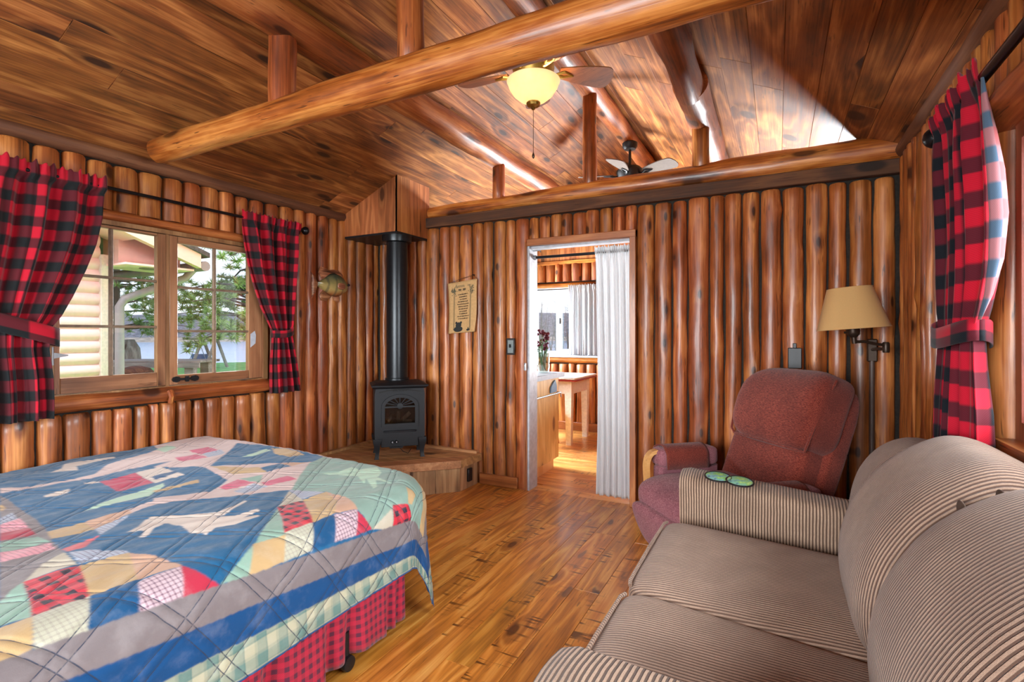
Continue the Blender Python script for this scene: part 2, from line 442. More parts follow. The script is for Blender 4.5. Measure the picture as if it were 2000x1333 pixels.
# brightness of the daylight and added front fill at the windows, of the fan bulbs and of the exposure
SKY = 1.15; EXPO = 0.65; BULB = 32.0
LIGHTS = [
    ('daylight_bed_window', (-5.0, 1.6, 3.3), (-2.6, 1.9, .9), 1.8, 1.4, 180),
    ('daylight_sofa_window', (1.9, 1.0, 1.9), (-1.0, 1.0, 1.0), 2.6, 1.8, 260),
    ('fill_front_window', (-1.4, -3.3, 1.7), (-1.4, 1.5, 1.3), 3.4, 1.8, 460),  # added fill lamp behind the camera, shining through the added window
    ('daylight_kitchen_window', (.1, 8.2, .8), (-2.0, 4.0, 2.6), 2.4, 1.6, 900),
    ('daylight_kitchen_side', (-5.2, 5.25, .9), (-2, 5.25, 2.0), 1.8, 1.6, 750),
    ('daylight_kitchen_side_high', (-5.0, 5.25, 2.6), (-1.8, 5.0, .2), 1.8, 1.0, 650),
]

# ================================================================== the room
XL, XR, YB, YK, YFR = -3.5, .665, 3.85, 6.55, -1.75
RX, RZ = -1.34, 3.37                                   # ridge
EL, ER = 2.38, 2.44                                    # eave heights
SL, SR_ = (RZ - EL) / (RX - XL), (RZ - ER) / (XR - RX)
def roof_z(x): return EL + (x - XL) * SL if x < RX else ER + (XR - x) * SR_

def nz(*a): return noise.noise(Vector(a))

def halflog(mb, O, T, N, A, L, w, d, seed, n0=True, n1=True, step=.07, full=False, seg=12, bumps=True, tap=0.0):
    """half (or whole) log from O along A; T across, N outward"""
    O, T, N, A = Vector(O), Vector(T), Vector(N), Vector(A)
    rnd = random.Random(seed)
    nb = int(L * 2.2 * rnd.random() + L * .5) if bumps else 0
    kn = [(rnd.uniform(0, L), rnd.uniform(-1.2, 1.2) if not full else rnd.uniform(-PI, PI), rnd.uniform(.004, .013) * (w / .11)) for _ in range(nb)]
    m = max(3, int(L / step)); rings = []
    st = [0, .012] + [L * i / m for i in range(1, m)] + [L - .012, L]
    for a in st:
        e0, e1 = a, L - a
        k = 1.0
        if n0 and e0 < .011: k = .84
        if n1 and e1 < .011: k = .84
        hw = w / 2 * (1 + .10 * nz(a * 2.3, seed * 1.7, 1)) * (1 + tap * (a / L - .5))
        dd = d * (1 + .16 * nz(a * 1.9, seed * 2.3, 5)) * (1 + tap * (a / L - .5))
        sh = w * .07 * nz(a * 1.3, seed * .9, 9)
        ring = []
        cnt = seg * 2 if full else seg + 1
        for j in range(cnt):
            th = (-PI + 2 * PI * j / cnt) if full else (-PI / 2 + PI * j / seg) * 1.08
            b = 0.0
            for ka, kt, kh in kn:
                b += kh * math.exp(-((a - ka) / (.028)) ** 2 - ((th - kt) / .38) ** 2)
            b += .005 * nz(a * 6, math.sin(th) * 2.5, seed + math.cos(th))
            ring.append(O + A * a + T * (sh + (hw * k + b) * math.sin(th)) + N * ((dd * k + b) * math.cos(th)))
        rings.append(ring)
    vs = [p for r in rings for p in r]; n = len(rings[0]); fs = []
    for i in range(len(rings) - 1):
        for j in range(n if full else n - 1):
            q = (j + 1) % n
            fs.append((i * n + j, (i + 1) * n + j, (i + 1) * n + q, i * n + q))
    fs.append(tuple(range(n))); fs.append(tuple((len(rings) - 1) * n + j for j in range(n))[::-1])
    mb.add(vs, fs)

def panel(mb, ax, p0, p1, u0, u1, z0, z1, holes):
    """wall slab between p0 and p1 on axis ax ('x' or 'y') with rectangular holes (u0, u1, z0, z1)"""
    us = sorted({u0, u1, *[h[0] for h in holes], *[h[1] for h in holes]})
    zs = sorted({z0, z1, *[h[2] for h in holes], *[h[3] for h in holes]})
    for a, b in zip(us, us[1:]):
        for c, e in zip(zs, zs[1:]):
            mu, mz = (a + b) / 2, (c + e) / 2
            if any(h[0] < mu < h[1] and h[2] < mz < h[3] for h in holes): continue
            if ax == 'x': mb.box(p0, p1, a, b, c, e)
            else: mb.box(a, b, p0, p1, c, e)

def fill(a, b, seed, w=.118):
    r = random.Random(seed); out = []; x = a
    n = max(1, round((b - a) / w)); ws = [r.uniform(.82, 1.2) for _ in range(n)]; s = sum(ws)
    for q in ws:
        k = q / s * (b - a); out.append((x + .004, x + k - .004)); x += k
    return out

# ---- measured widths of the upright half logs (metres along each wall)
B_LEFT = [(-3.26, -3.165), (-3.161, -3.112), (-3.109, -3.012), (-3.009, -2.902), (-2.896, -2.763), (-2.754, -2.644), (-2.638, -2.539), (-2.533, -2.409), (-2.393, -2.293), (-2.285, -2.195), (-2.177, -2.069), (-2.059, -1.97), (-1.966, -1.845)]
B_DOOR = [(-1.841, -1.756), (-1.742, -1.655), (-1.646, -1.556), (-1.551, -1.459), (-1.454, -1.345), (-1.341, -1.238), (-1.234, -1.135), (-1.127, -1.033), (-1.029, -.941)]
B_RIGHT = [(-.936, -.816), (-.808, -.69), (-.675, -.579), (-.568, -.433), (-.422, -.335), (-.325, -.223), (-.207, -.108), (-.096, .021), (.033, .155), (.167, .285), (.296, .39), (.41, .522), (.535, .64)]
L_TOP = [(1.106, 1.236), (1.25, 1.36), (1.373, 1.487), (1.499, 1.617), (1.622, 1.749), (1.757, 1.889), (1.901, 2.018), (2.022, 2.141), (2.145, 2.27), (2.276, 2.382), (2.392, 2.496), (2.507, 2.621), (2.644, 2.759), (2.768, 2.895)]
L_LOW = [(1.027, 1.117), (1.123, 1.252), (1.267, 1.371), (1.385, 1.504), (1.517, 1.609), (1.622, 1.721), (1.732, 1.810), (1.816, 1.87), (1.878, 1.974), (1.984, 2.073), (2.087, 2.16), (2.171, 2.278), (2.283, 2.384), (2.39, 2.509), (2.519, 2.648), (2.657, 2.759), (2.765, 2.89)]
L_FULL = [(2.905, 3.018), (3.023, 3.131), (3.148, 3.259), (3.263, 3.368), (3.374, 3.48), (3.486, 3.594), (3.598, 3.723), (3.727, 3.823), (3.826, 3.90)]

DP = .046
# ---- left wall
mb = MB(); panel(mb, 'x', XL - .16, XL - .035, YFR, YK + .1, -.1, EL + .12, [(1.27, 2.66, .93, 1.97), (4.4, 6.1, .85, 2.1)])
w_left = mb.build('wall_left', M['chink'], kind='structure')
mb = MB()
def ups(spans, z0, z1, s0, kind):
    for i, (a, b) in enumerate(spans):
        sd = s0 + i
        zz = z1 - random.Random(sd).uniform(0, .012)
        if kind == 'L': halflog(mb, (XL - .035, (a + b) / 2, z0), (0, -1, 0), (1, 0, 0), (0, 0, 1), zz - z0, b - a + .004, DP, sd, False, True)
        if kind == 'B': halflog(mb, ((a + b) / 2, YB + .035, z0), (-1, 0, 0), (0, -1, 0), (0, 0, 1), zz - z0, b - a + .004, DP, sd, False, True)
        if kind == 'R': halflog(mb, (XR + .035, (a + b) / 2, z0), (0, 1, 0), (-1, 0, 0), (0, 0, 1), zz - z0, b - a + .004, DP, sd, False, True)
        if kind == 'K': halflog(mb, ((a + b) / 2, YK + .03, z0), (-1, 0, 0), (0, -1, 0), (0, 0, 1), zz - z0, b - a + .004, DP, sd, False, True)
ups(L_TOP, 2.035, 2.32, 100, 'L'); ups(L_LOW, 0.0, .858, 130, 'L'); ups(L_FULL, 0.0, 2.33, 160, 'L')
ups(fill(YFR, 1.02, 3), 0.0, 2.33, 180, 'L'); ups([(1.03, 1.10)], 0.86, 2.03, 199, 'L'); ups(fill(YB + .15, 4.55, 8), 0, 2.33, 210, 'L')
ups([(2.668, 2.775), (2.785, 2.892)], .862, 2.03, 225, 'L'); ups([(1.108, 1.19)], .862, 2.03, 228, 'L')
mb.build('half_logs', M['log_v'], w_left)
mb = MB(); halflog(mb, (XL - .02, YFR, 2.365), (0, 0, 1), (1, 0, 0), (0, 1, 0), YB - YFR, .09, .05, 231, False, False, step=.12)
mb.build('trim_1', M['plate_y'], kind='structure')

# ---- back wall (partition, open above the plate)
mb = MB(); panel(mb, 'y', YB + .03, YB + .10, XL - .05, XR + .05, -.05, 2.33, [(-1.84, -.975, -.06, 2.03)])
w_back = mb.build('wall_back', M['chink'], kind='structure')
mb = MB(); ups(B_LEFT, 0, 2.275, 300, 'B'); ups(B_DOOR, 2.085, 2.275, 330, 'B'); ups(B_RIGHT, 0, 2.275, 350, 'B')
ups([(-3.46, -3.37), (-3.365, -3.265)], 0, 2.275, 366, 'B')
mb.build('half_logs', M['log_v'], w_back)
mb = MB(); mb.box(-2.88, XR, YB - .025, YB + .12, 2.278, 2.368, c=.004)
mb.build('trim_2', M['plate'], kind='structure')
mb = MB(); mb.box(-2.30, -1.93, YB - .03, YB - .008, 0, .095, c=.004); mb.build('baseboard_back', M['trim_x'], kind='structure')

# ---- right wall
WR = (-.25, 2.14, .97, 1.95)
mb = MB(); panel(mb, 'x', XR + .035, XR + .16, YFR, YK + .1, -.1, ER + .12, [WR])
w_right = mb.build('wall_right', M['chink'], kind='structure')
mb = MB(); ups(fill(2.36, YB, 21, .105), 0, 2.38, 400, 'R'); ups(fill(YFR, -.45, 22), 0, 2.38, 430, 'R')
ups(fill(-.44, 2.35, 23), 0, .865, 450, 'R'); ups(fill(-.44, 2.35, 24), 2.045, 2.38, 480, 'R'); ups(fill(YB + .15, YK, 25), 0, 2.38, 510, 'R')
mb.build('half_logs', M['log_v'], w_right)
mb = MB(); halflog(mb, (XR + .02, YFR, 2.415), (0, 0, 1), (-1, 0, 0), (0, 1, 0), YB - YFR, .09, .05, 531, False, False, step=.12)
mb.build('trim_3', M['plate_y'], kind='structure')

# ---- front wall behind the camera, with a wide window added for frontal fill
mb = MB(); panel(mb, 'y', YFR - .12, YFR, XL - .1, XR + .1, -.1, 2.4, [(-3.0, .2, .55, 2.1)])
mb.prism([(XL - .1, 2.39), (XR + .1, 2.39), (RX, RZ + .1)], YFR - .12, YFR, lambda a, b, d: (a, d, b))
w_front = mb.build('wall_front', M['cedar'], kind='structure')
mb = MB(); F_ = lambda a, b, d: (a, d, b)
mb.frame([(-3.05, .5), (.25, .5), (.25, 2.15), (-3.05, 2.15)], [(-2.95, .6), (.15, .6), (.15, 2.05), (-2.95, 2.05)], YFR - .08, YFR + .02, F_)
for x in (-1.95, -.9): mb.box(x - .03, x + .03, YFR - .07, YFR - .01, .6, 2.05)
w4 = mb.build('window_4_fill', M['frame'], kind='structure')
mb = MB(); mb.box(-2.95, .15, YFR - .045, YFR - .04, .6, 2.05); mb.build('glass_pane', M['glass'], w4)

# ---- kitchen end wall with gable
KW = (-3.06, -2.10, 1.02, 1.91); KW2 = (-1.75, .35, 1.0, 1.95)
mb = MB(); panel(mb, 'y', YK + .03, YK + .14, XL - .1, XR + .1, -.1, 2.4, [KW, KW2])
mb.prism([(XL - .1, 2.39), (XR + .1, 2.39), (RX, RZ + .1)], YK + .03, YK + .14, lambda a, b, d: (a, d, b))
w_k = mb.build('wall_kitchen', M['chink'], kind='structure')
mb = MB()
for i in range(30):
    a, b = XL + i * .14 + .001, XL + (i + 1) * .14 - .001
    if b > XR: break
    mb.add([(a, YK + .012, 2.30), (b, YK + .012, 2.30), (b, YK + .012, roof_z(b) + .01), (a, YK + .012, roof_z(a) + .01)], [(0, 1, 2, 3)])
mb.build('gable_boards', M['cedar'], w_k)
mb = MB(); ups(fill(XL, -1.9, 31, .125), .10, .90, 600, 'K'); ups(fill(XL, XR, 32, .125), 2.02, 2.27, 630, 'K'); pass
ups(fill(-1.88, XR, 33, .125), .10, .90, 700, 'K'); ups(fill(-2.09, -1.76, 36, .11), 1.01, 1.92, 720, 'K'); ups(fill(XL, -3.07, 37, .11), 1.01, 1.92, 726, 'K'); ups(fill(.36, XR, 38, .11), 1.01, 1.92, 734, 'K')
mb.build('half_logs', M['log_v'], w_k)
mb = MB(); mb.box(XL, XR, YK - .03, YK - .005, 0, .11, c=.004); mb.build('baseboard_kitchen', M['trim_x'], kind='structure')
mb = MB(); halflog(mb, (XL, YK + .03, .955), (0, 0, 1), (0, -1, 0), (1, 0, 0), XR - XL, .10, .07, 741, False, False)
halflog(mb, (XL, YK + .03, 1.965), (0, 0, 1), (0, -1, 0), (1, 0, 0), XR - XL, .085, .06, 742, False, False)
mb.box(XL, XR, YK - .01, YK + .03, 2.255, 2.305)
mb.build('trim_4', M['log_x'], kind='structure')

# ---- floors
def boards(mb, u0, u1, v0, v1, w, seed, put, lo=1.2, hi=3.2, g=.0014):
    """boards along v; put(u, v, h) -> point"""
    r = random.Random(seed); u = u0
    while u < u1 - 1e-6:
        bw = w * r.uniform(.86, 1.14); bw = min(bw, u1 - u)
        if u1 - u - bw < .05: bw = u1 - u
        v = v0 - r.uniform(0, hi * .8)
        while v < v1:
            e = v + r.uniform(lo, hi)
            a, b = max(v, v0), min(e, v1)
            if b - a > .01:
                q = [(u, a), (u + bw, a), (u + bw, b), (u, b)]
                qi = [(u + g, a + g), (u + bw - g, a + g), (u + bw - g, b - g), (u + g, b - g)]
                mb.add([put(x, y, -.004) for x, y in q] + [put(x, y, 0) for x, y in qi],
                       [(4, 5, 6, 7)] + [(i, (i + 1) % 4, 4 + (i + 1) % 4, 4 + i) for i in range(4)])
            v = e
        u += bw
mb = MB(); boards(mb, XL - .03, XR + .03, YFR, YB + .03, .125, 5, lambda u, v, h: (u, v, h))
mb.box(XL - .1, XR + .1, YFR - .1, YB + .03, -.12, -.004)
floor = mb.build('floor', M['floor'], kind='structure', sharp=10)
mb = MB(); boards(mb, YB + .03, YK + .05, XL - .03, XR + .03, .13, 9, lambda u, v, h: (v, u, h))
mb.box(XL - .1, XR + .1, YB + .03, YK + .1, -.12, -.004)
mb.build('floor_kitchen', M['floor_x'], kind='structure', sharp=10)

# ---- ceiling: boards on both slopes, from the front wall through to the kitchen gable
mb = MB()
cl = math.hypot(RX - XL, RZ - EL); cr = math.hypot(XR - RX, RZ - ER)
nl = Vector((RZ - EL, 0, -(RX - XL))).normalized(); nr = Vector((-(RZ - ER), 0, -(XR - RX))).normalized()
boards(mb, -.05, cl, YFR, YK + .05, .165, 41, lambda u, v, h: (XL + (RX - XL) * u / cl + nl.x * h, v, EL + (RZ - EL) * u / cl + nl.z * h), 1.6, 3.8, .002)
boards(mb, 0.0, cr + .05, YFR, YK + .05, .165, 43, lambda u, v, h: (RX + (XR - RX) * u / cr + nr.x * h, v, RZ - (RZ - ER) * u / cr + nr.z * h), 1.6, 3.8, .002)
mb.prism([(XL - .6, EL - .6 * SL + .012), (RX, RZ + .012), (XR + .6, ER - .6 * SR_ + .012), (XR + .6, ER - .6 * SR_ + .16), (RX, RZ + .16), (XL - .6, EL - .6 * SL + .16)], YFR - .5, YK + .5, lambda a, b, d: (a, d, b))
ceil = mb.build('ceiling', M['ceil'], kind='structure', sharp=10)

# ================================================================== log frame of the roof
def whole_log(name, p0, p1, r, mat, label, cat, seed, tap=0.0, parent=None):
    p0, p1 = Vector(p0), Vector(p1); A = (p1 - p0); L = A.length; A.normalize()
    up = Vector((0, 0, 1)) if abs(A.z) < .9 else Vector((0, -1, 0))
    T = A.cross(up).normalized(); N = T.cross(A)
    mb = MB(); halflog(mb, p0, T, N, A, L, 2 * r, r, seed, True, True, step=.08, full=True, seg=14, tap=tap)
    o = mb.build(name, mat, parent)
    recalc(o)
    return tag(o, label, cat)
whole_log('tie_beam', (-3.27, 1.735, 2.385), (.55, 1.735, 2.415), .081, M['log_x'], 'thick peeled log tie beam crossing the room in front of the ceiling fan', 'log beam', 801, .30)
whole_log('tie_beam', (-2.885, 3.90, 2.425), (.70, 3.90, 2.445), .078, M['log_x'], 'thin peeled log beam lying on top of the doorway wall', 'log beam', 802, .5)
whole_log('purlin', (RX + .01, YFR, 3.265), (RX + .01, YK + .02, 3.265), .088, M['log_y'], 'peeled log running along the ridge above the ceiling fan', 'log beam', 803)
whole_log('purlin', (-2.165, YFR, 2.845), (-2.165, YK + .02, 2.845), .098, M['log_y'], 'peeled log under the slope of the ceiling over the bed', 'log beam', 804)
whole_log('purlin', (-.49, YFR, 2.86), (-.49, 3.42, 2.845), .088, M['log_y'], 'darker front log under the ceiling slope over the sofa', 'log beam', 805)
whole_log('purlin', (-.485, 3.36, 2.865), (-.485, YK + .02, 2.865), .100, M['log_y'], 'lapped pale log under the ceiling slope, reaching into the kitchen', 'log beam', 806)
for x, y, zb, zt, r, lb, sd in (
    (-2.185, 1.735, 2.43, 2.80, .064, 'short log post on the thick beam, below the log over the bed', 811),
    (-1.385, 1.735, 2.44, 3.22, .060, 'tall log post on the thick beam, rising to the ridge', 812),
    (-2.145, 3.90, 2.47, 2.80, .052, 'short log post on the doorway wall beam, nearest the stove pipe', 813),
    (-1.325, 3.90, 2.47, 3.22, .055, 'tall log post on the doorway wall beam, right of the fan light', 814),
    (-.487, 3.90, 2.48, 2.80, .055, 'short log post on the doorway wall beam, nearest the recliner', 815)):
    whole_log('log_post', (x, y, zb), (x, y, zt), r, M['log_v'], lb, 'log post', sd)

# ================================================================== window over the bed
mb = MB()
FY = lambda a, b, d: (d, a, b)
mb.frame([(1.285, .925), (2.64, .925), (2.64, 1.972), (1.285, 1.972)], [(1.325, .965), (2.60, .965), (2.60, 1.945), (1.325, 1.945)], XL - .10, XL + .012, FY)
mb.box(XL - .09, XL - .005, 1.905, 1.925, .965, 1.945)
win1 = mb.build('window_1', M['frame'], kind='structure')
def sash(parent, y0, y1, z0, z1, gy0, gy1, gz0, gz1, xf, nm):
    mb = MB()
    mb.box(xf - .04, xf, y0, gy0, z0, z1, c=.003); mb.box(xf - .04, xf, gy1, y1, z0, z1, c=.003)
    s = mb.build(nm, M['frame'], parent)
    mb = MB(); mb.box(xf - .039, xf - .001, gy0, gy1, z0, gz0, c=.003); mb.box(xf - .039, xf - .001, gy0, gy1, gz1, z1, c=.003)
    mb.build('rail', M['frame_y'], s)
    mb = MB(); my = (gy0 + gy1) / 2
    mb.box(xf - .030, xf - .006, my - .009, my + .009, gz0, gz1, c=.003)
    for k in (1, 2):
        zz = gz0 + (gz1 - gz0) * k / 3; mb.box(xf - .031, xf - .005, gy0, gy1, zz - .008, zz + .008, c=.003)
    mb.build('muntin', M['muntin'], s)
    mb = MB(); mb.box(xf - .022, xf - .019, gy0, gy1, gz0, gz1); mb.build('glass_pane', M['glass'], s)
    return s
sash(win1, 1.328, 1.903, .968, 1.942, 1.356, 1.853, 1.055, 1.925, XL + .002, 'casement_sash')
sash(win1, 1.927, 2.598, .968, 1.942, 1.978, 2.488, 1.030, 1.900, XL + .002, 'casement_sash')
mb = MB(); mb.box(XL + .003, XL + .010, 1.293, 1.318, 1.13, 1.23); mb.prism([(1.318, 1.165), (1.318, 1.20), (1.39, 1.186), (1.39, 1.179)], XL + .003, XL + .009, FY); mb.tube([(XL + .01, 1.32, 1.13), (XL + .01, 1.32, 1.23)], .006, 8)
mb.build('hinge', M['chrome'], win1, label='steel strap hinge')
mb = MB()
for yy in (1.965, 2.085): mb.prism([(yy + .028 * math.cos(k * PI / 4), 1.003 + .020 * math.sin(k * PI / 4)) for k in range(8)], XL + .003, XL + .012, FY)
mb.box(XL + .006, XL + .016, 1.95, 2.10, .996, 1.010); mb.box(XL + .012, XL + .03, 2.02, 2.035, .985, 1.022)
mb.build('latch', M['iron'], win1, label='black iron bar latch')
mb = MB(); halflog(mb, (XL - .01, 1.19, .912), (0, 0, 1), (1, 0, 0), (0, 1, 0), 1.47, .10, .058, 841)
mb.build('window_sill', M['log_y'], win1)
mb = MB(); halflog(mb, (XL - .01, 1.19, 2.005), (0, 0, 1), (1, 0, 0), (0, 1, 0), 1.6, .062, .045, 842)
mb.build('head_log', M['log_y'], win1)
mb = MB(); mb.tube([(XL + .045, 1.905, .935), (XL + .07, 1.905, .90), (XL + .055, 1.905, .862)], .018, 8); mb.build('sill_peg', M['log_v'], win1)
mb = MB(); mb.prism([(2.50, 1.30), (2.535, 1.325), (2.545, 1.29), (2.54, 1.23), (2.50, 1.20)], XL + .002, XL + .004, FY); mb.build('sticker', M['vinyl'], win1, label='small pale sticker')

# ================================================================== right-hand window behind the sofa
mb = MB()
mb.frame([(WR[0], WR[2]), (WR[1], WR[2]), (WR[1], WR[3]), (WR[0], WR[3])], [(WR[0] + .09, WR[2] + .06), (WR[1] - .045, WR[2] + .06), (WR[1] - .045, WR[3] - .05), (WR[0] + .09, WR[3] - .05)], XR - .005, XR + .13, FY)
win2 = mb.build('window_2', M['frame_red'], kind='structure')
mb = MB(); mb.box(XR + .03, XR + .09, .93, .98, WR[2] + .06, WR[3] - .05); mb.build('mullion', M['frame_red'], win2)
mb = MB(); mb.frame([(WR[0] + .09, WR[2] + .06), (WR[1] - .045, WR[2] + .06), (WR[1] - .045, WR[3] - .05), (WR[0] + .09, WR[3] - .05)], [(WR[0] + .12, WR[2] + .09), (WR[1] - .075, WR[2] + .09), (WR[1] - .075, WR[3] - .08), (WR[0] + .12, WR[3] - .08)], XR + .03, XR + .07, FY)
mb.build('sash_frame', M['vinyl'], win2, label='white sash frame')
mb = MB(); mb.box(XR + .048, XR + .052, WR[0] + .1, WR[1] - .06, WR[2] + .07, WR[3] - .06); mb.build('glass_pane', M['glass'], win2)
mb = MB(); halflog(mb, (XR + .01, 2.245, .95), (0, 1, 0), (-1, 0, 0), (0, 0, 1), 1.06, .17, .06, 851, False, False); mb.build('log_casing', M['log_v'], win2)
mb = MB(); halflog(mb, (XR + .01, -.45, 2.005), (0, 0, 1), (-1, 0, 0), (0, 1, 0), 2.75, .10, .10, 852); mb.build('head_log', M['log_y'], win2)
mb = MB(); halflog(mb, (XR + .01, -.45, .905), (0, 0, 1), (-1, 0, 0), (0, 1, 0), 2.8, .09, .09, 853); mb.box(XR - .06, XR + .04, WR[0], WR[1], .945, .972)
mb.build('window_sill', M['log_y'], win2)

# ================================================================== kitchen window and its hidden twin
def slider(nm, W, parts):
    mb = MB(); FX = lambda a, b, d: (a, d, b)
    mb.frame([(W[0], W[2]), (W[1], W[2]), (W[1], W[3]), (W[0], W[3])], [(W[0] + .045, W[2] + .045), (W[1] - .045, W[2] + .045), (W[1] - .045, W[3] - .045), (W[0] + .045, W[3] - .045)], YK - .015, YK + .10, FX)
    o = mb.build(nm, M['vinyl'], kind='structure')
    mb = MB()
    for x in parts: mb.box(x - .028, x + .028, YK + .01, YK + .06, W[2] + .04, W[3] - .04)
    x = parts[0]; mb.frame([(x, W[2] + .04), (W[1] - .04, W[2] + .04), (W[1] - .04, W[3] - .04), (x, W[3] - .04)], [(x + .055, W[2] + .075), (W[1] - .075, W[2] + .075), (W[1] - .075, W[3] - .075), (x + .055, W[3] - .075)], YK + .005, YK + .035, FX)
    mb.build('sliding_sash', M['vinyl'], o)
    mb = MB(); mb.box(W[0] + .04, W[1] - .04, YK + .045, YK + .049, W[2] + .04, W[3] - .04); mb.build('glass_pane', M['glass'], o)
    return o
k1 = slider('window_3', KW, [-2.685]); slider('window_5', KW2, [-.7])
mb = MB(); mb.box(-2.66, -2.645, YK - .005, YK + .005, 1.44, 1.52); mb.build('latch', M['black'], k1)
mb = MB(); mb.box(KW[0] - .05, KW[1] + .08, YK - .09, YK + .0, .985, 1.018, c=.006); mb.build('window_sill', M['grey_board'], k1)

# ================================================================== doorway
mb = MB(); FX = lambda a, b, d: (a, d, b)
mb.box(-.985, -.938, YB - .035, YB + .11, 0, 2.085, c=.004)
door = mb.build('door_1', M['trim_w'], kind='structure')
mb = MB(); mb.box(-1.84, -.938, YB - .037, YB + .11, 2.028, 2.085, c=.004); mb.build('head_casing', M['trim_x'], door)
mb = MB(); mb.box(-1.842, -1.822, YB - .02, YB + .14, 0, 2.03, c=.003); mb.build('jamb', M['jamb'], door, label='side jamb in a pale lit tone')
mb = MB(); mb.box(-1.822, -.985, YB + .015, YB + .11, 2.012, 2.028); mb.build('head_jamb', M['jamb'], door, label='head jamb in a pale lit tone')
mb = MB(); mb.box(-1.852, -1.84, YB - .05, YB - .02, 0, 2.06, c=.004); mb.build('side_casing', M['trim_w'], door)
mb = MB(); mb.box(-1.853, -1.838, YB - .062, YB - .045, 1.00, 1.06); mb.tube([(-1.845, YB - .06, 1.05), (-1.835, YB - .085, 1.045), (-1.832, YB - .08, 1.02)], .006, 8); mb.build('strike_latch', M['chrome'], door)

# ================================================================== curtains
def curtain_mesh(rows, P, pleats, amp, cw, nu=90, seed=1, ruffle=None, sub=5):
    """rows: (z, left, right, amp factor); P(along, depth, z)"""
    mb = MB(); R_ = []
    for (a, b) in zip(rows, rows[1:]):
        for k in range(sub):
            f = k / sub; f2 = f
            R_.append(tuple(a[i] + (b[i] - a[i]) * f2 for i in range(4)))
    R_.append(rows[-1])
    z0 = rows[0][0]; nv = len(R_) - 1
    phase = random.Random(seed).uniform(0, 6)
    def fn(u, v):
        z, l, r, k = R_[int(round(v * nv))]
        w = u + .018 * math.sin(u * 23 + phase) * min(1, (z0 - z) * 5 + .2)
        d = amp * k * (math.sin(w * pleats * 2 * PI + phase) + .45 * math.sin(w * pleats * 4.6 * PI + 1.7 * phase + z * 2.0))
        top = math.exp(-((z0 - z) / .085) ** 2)
        d = d * (1 - .6 * top) + top * (.019 + .007 * math.sin(w * pleats * 7.4 * PI + phase) + .004 * math.sin(w * 97))
        if v == 0: z = z + .010 * math.sin(w * pleats * 7.4 * PI + 1) + .006 * math.sin(w * 71)
        return P(l + (r - l) * min(1, max(0, w)), d, z)
    def uvf(u, v): return (u * cw, z0 - R_[int(round(v * nv))][0])
    mb.grid(fn, nu, nv, uvf)
    return mb

def solid(o, t):
    m = o.modifiers.new('thickness', 'SOLIDIFY'); m.thickness = t; m.offset = 0
    return o

# ---- window over the bed
rodx = XL + .095
rod = empty('curtain_rod', (rodx, 2.93, 2.14), 'thin black curtain rod above the window over the bed', 'curtain rod')
mb = MB(); mb.tube([(rodx, .4, 2.14), (rodx, 2.885, 2.14)], .0105, 12); mb.build('rod', M['rod'], rod)
mb = MB(); mb.lathe([(.004, -.035), (.014, -.03), (.014, -.02), (.022, -.016), (.033, 0), (.034, .006), (.030, .02), (.018, .032), (.003, .036)], (0, 0, 0), 18, Matrix.Translation((rodx, 2.915, 2.14)) @ Matrix.Rotation(-PI / 2, 4, 'X'))
mb.build('finial', M['rod'], rod)
mb = MB(); mb.box(XL - .02, rodx, 2.86, 2.875, 2.125, 2.14); mb.box(XL - .02, XL + .012, 2.85, 2.885, 2.09, 2.17); mb.build('bracket', M['rod'], rod)

def tieback(P, l, r, z, h, dz, mat, name, parent, depth=.055, sag=.02):
    mb = MB(); n = 40
    def fn(u, v):
        th = u * 2 * PI
        a = l + (r - l) * (.5 - .5 * math.cos(th)); d = depth * math.sin(th)
        return P(a, d, z + (a - l) / (r - l) * dz - sag * math.sin(PI * (a - l) / (r - l)) + (v - .5) * h)
    mb.grid(fn, n, 3, lambda u, v: (u * .62 + .02, v * h + .075))
    return solid(mb.build(name, mat, parent, local=False), .004)

PL = lambda a, d, z: (rodx + d + .004, a, z)
c1 = empty('curtain', (rodx, 1.2, 2.18), 'red and black checked curtain tied back at the window edge nearest the bed head', 'curtain', 'checked curtains over the bed')
rows = [(2.185, .83, 1.525, .7), (2.155, .83, 1.528, .55), (2.12, .83, 1.53, .5), (2.09, .82, 1.515, .8), (1.95, .80, 1.505, 1.0), (1.80, .80, 1.475, 1.0), (1.65, .80, 1.425, .95), (1.50, .81, 1.365, .9), (1.40, .83, 1.32, .8), (1.33, .85, 1.275, .7), (1.22, .86, 1.265, .9), (1.08, .86, 1.28, 1.1), (.95, .86, 1.285, 1.2), (.855, .86, 1.285, 1.2)]
solid(curtain_mesh(rows, PL, 5, .030, .98, 150, 3).build('panel', M['buffalo'], c1), .003)
tieback(PL, .80, 1.315, 1.435, .095, -.155, M['buffalo'], 'tieback', c1, .06, .0)
c2 = empty('curtain', (rodx, 2.7, 2.18), 'red and black checked curtain tied back beside the fish plaque', 'curtain', 'checked curtains over the bed')
rows = [(2.185, 2.36, 2.865, .7), (2.155, 2.362, 2.865, .55), (2.12, 2.365, 2.865, .5), (2.09, 2.375, 2.86, .8), (1.95, 2.40, 2.855, 1), (1.80, 2.43, 2.84, 1), (1.65, 2.475, 2.825, .95), (1.50, 2.53, 2.81, .9), (1.38, 2.59, 2.80, .7), (1.31, 2.625, 2.785, .6), (1.22, 2.62, 2.80, .8), (1.08, 2.61, 2.83, 1), (.95, 2.61, 2.85, 1.1), (.848, 2.61, 2.865, 1.1)]
solid(curtain_mesh(rows, PL, 4, .027, .74, 120, 5).build('panel', M['buffalo'], c2), .003)
tieback(PL, 2.615, 2.795, 1.30, .055, .03, M['buffalo'], 'tieback', c2, .055, .012)
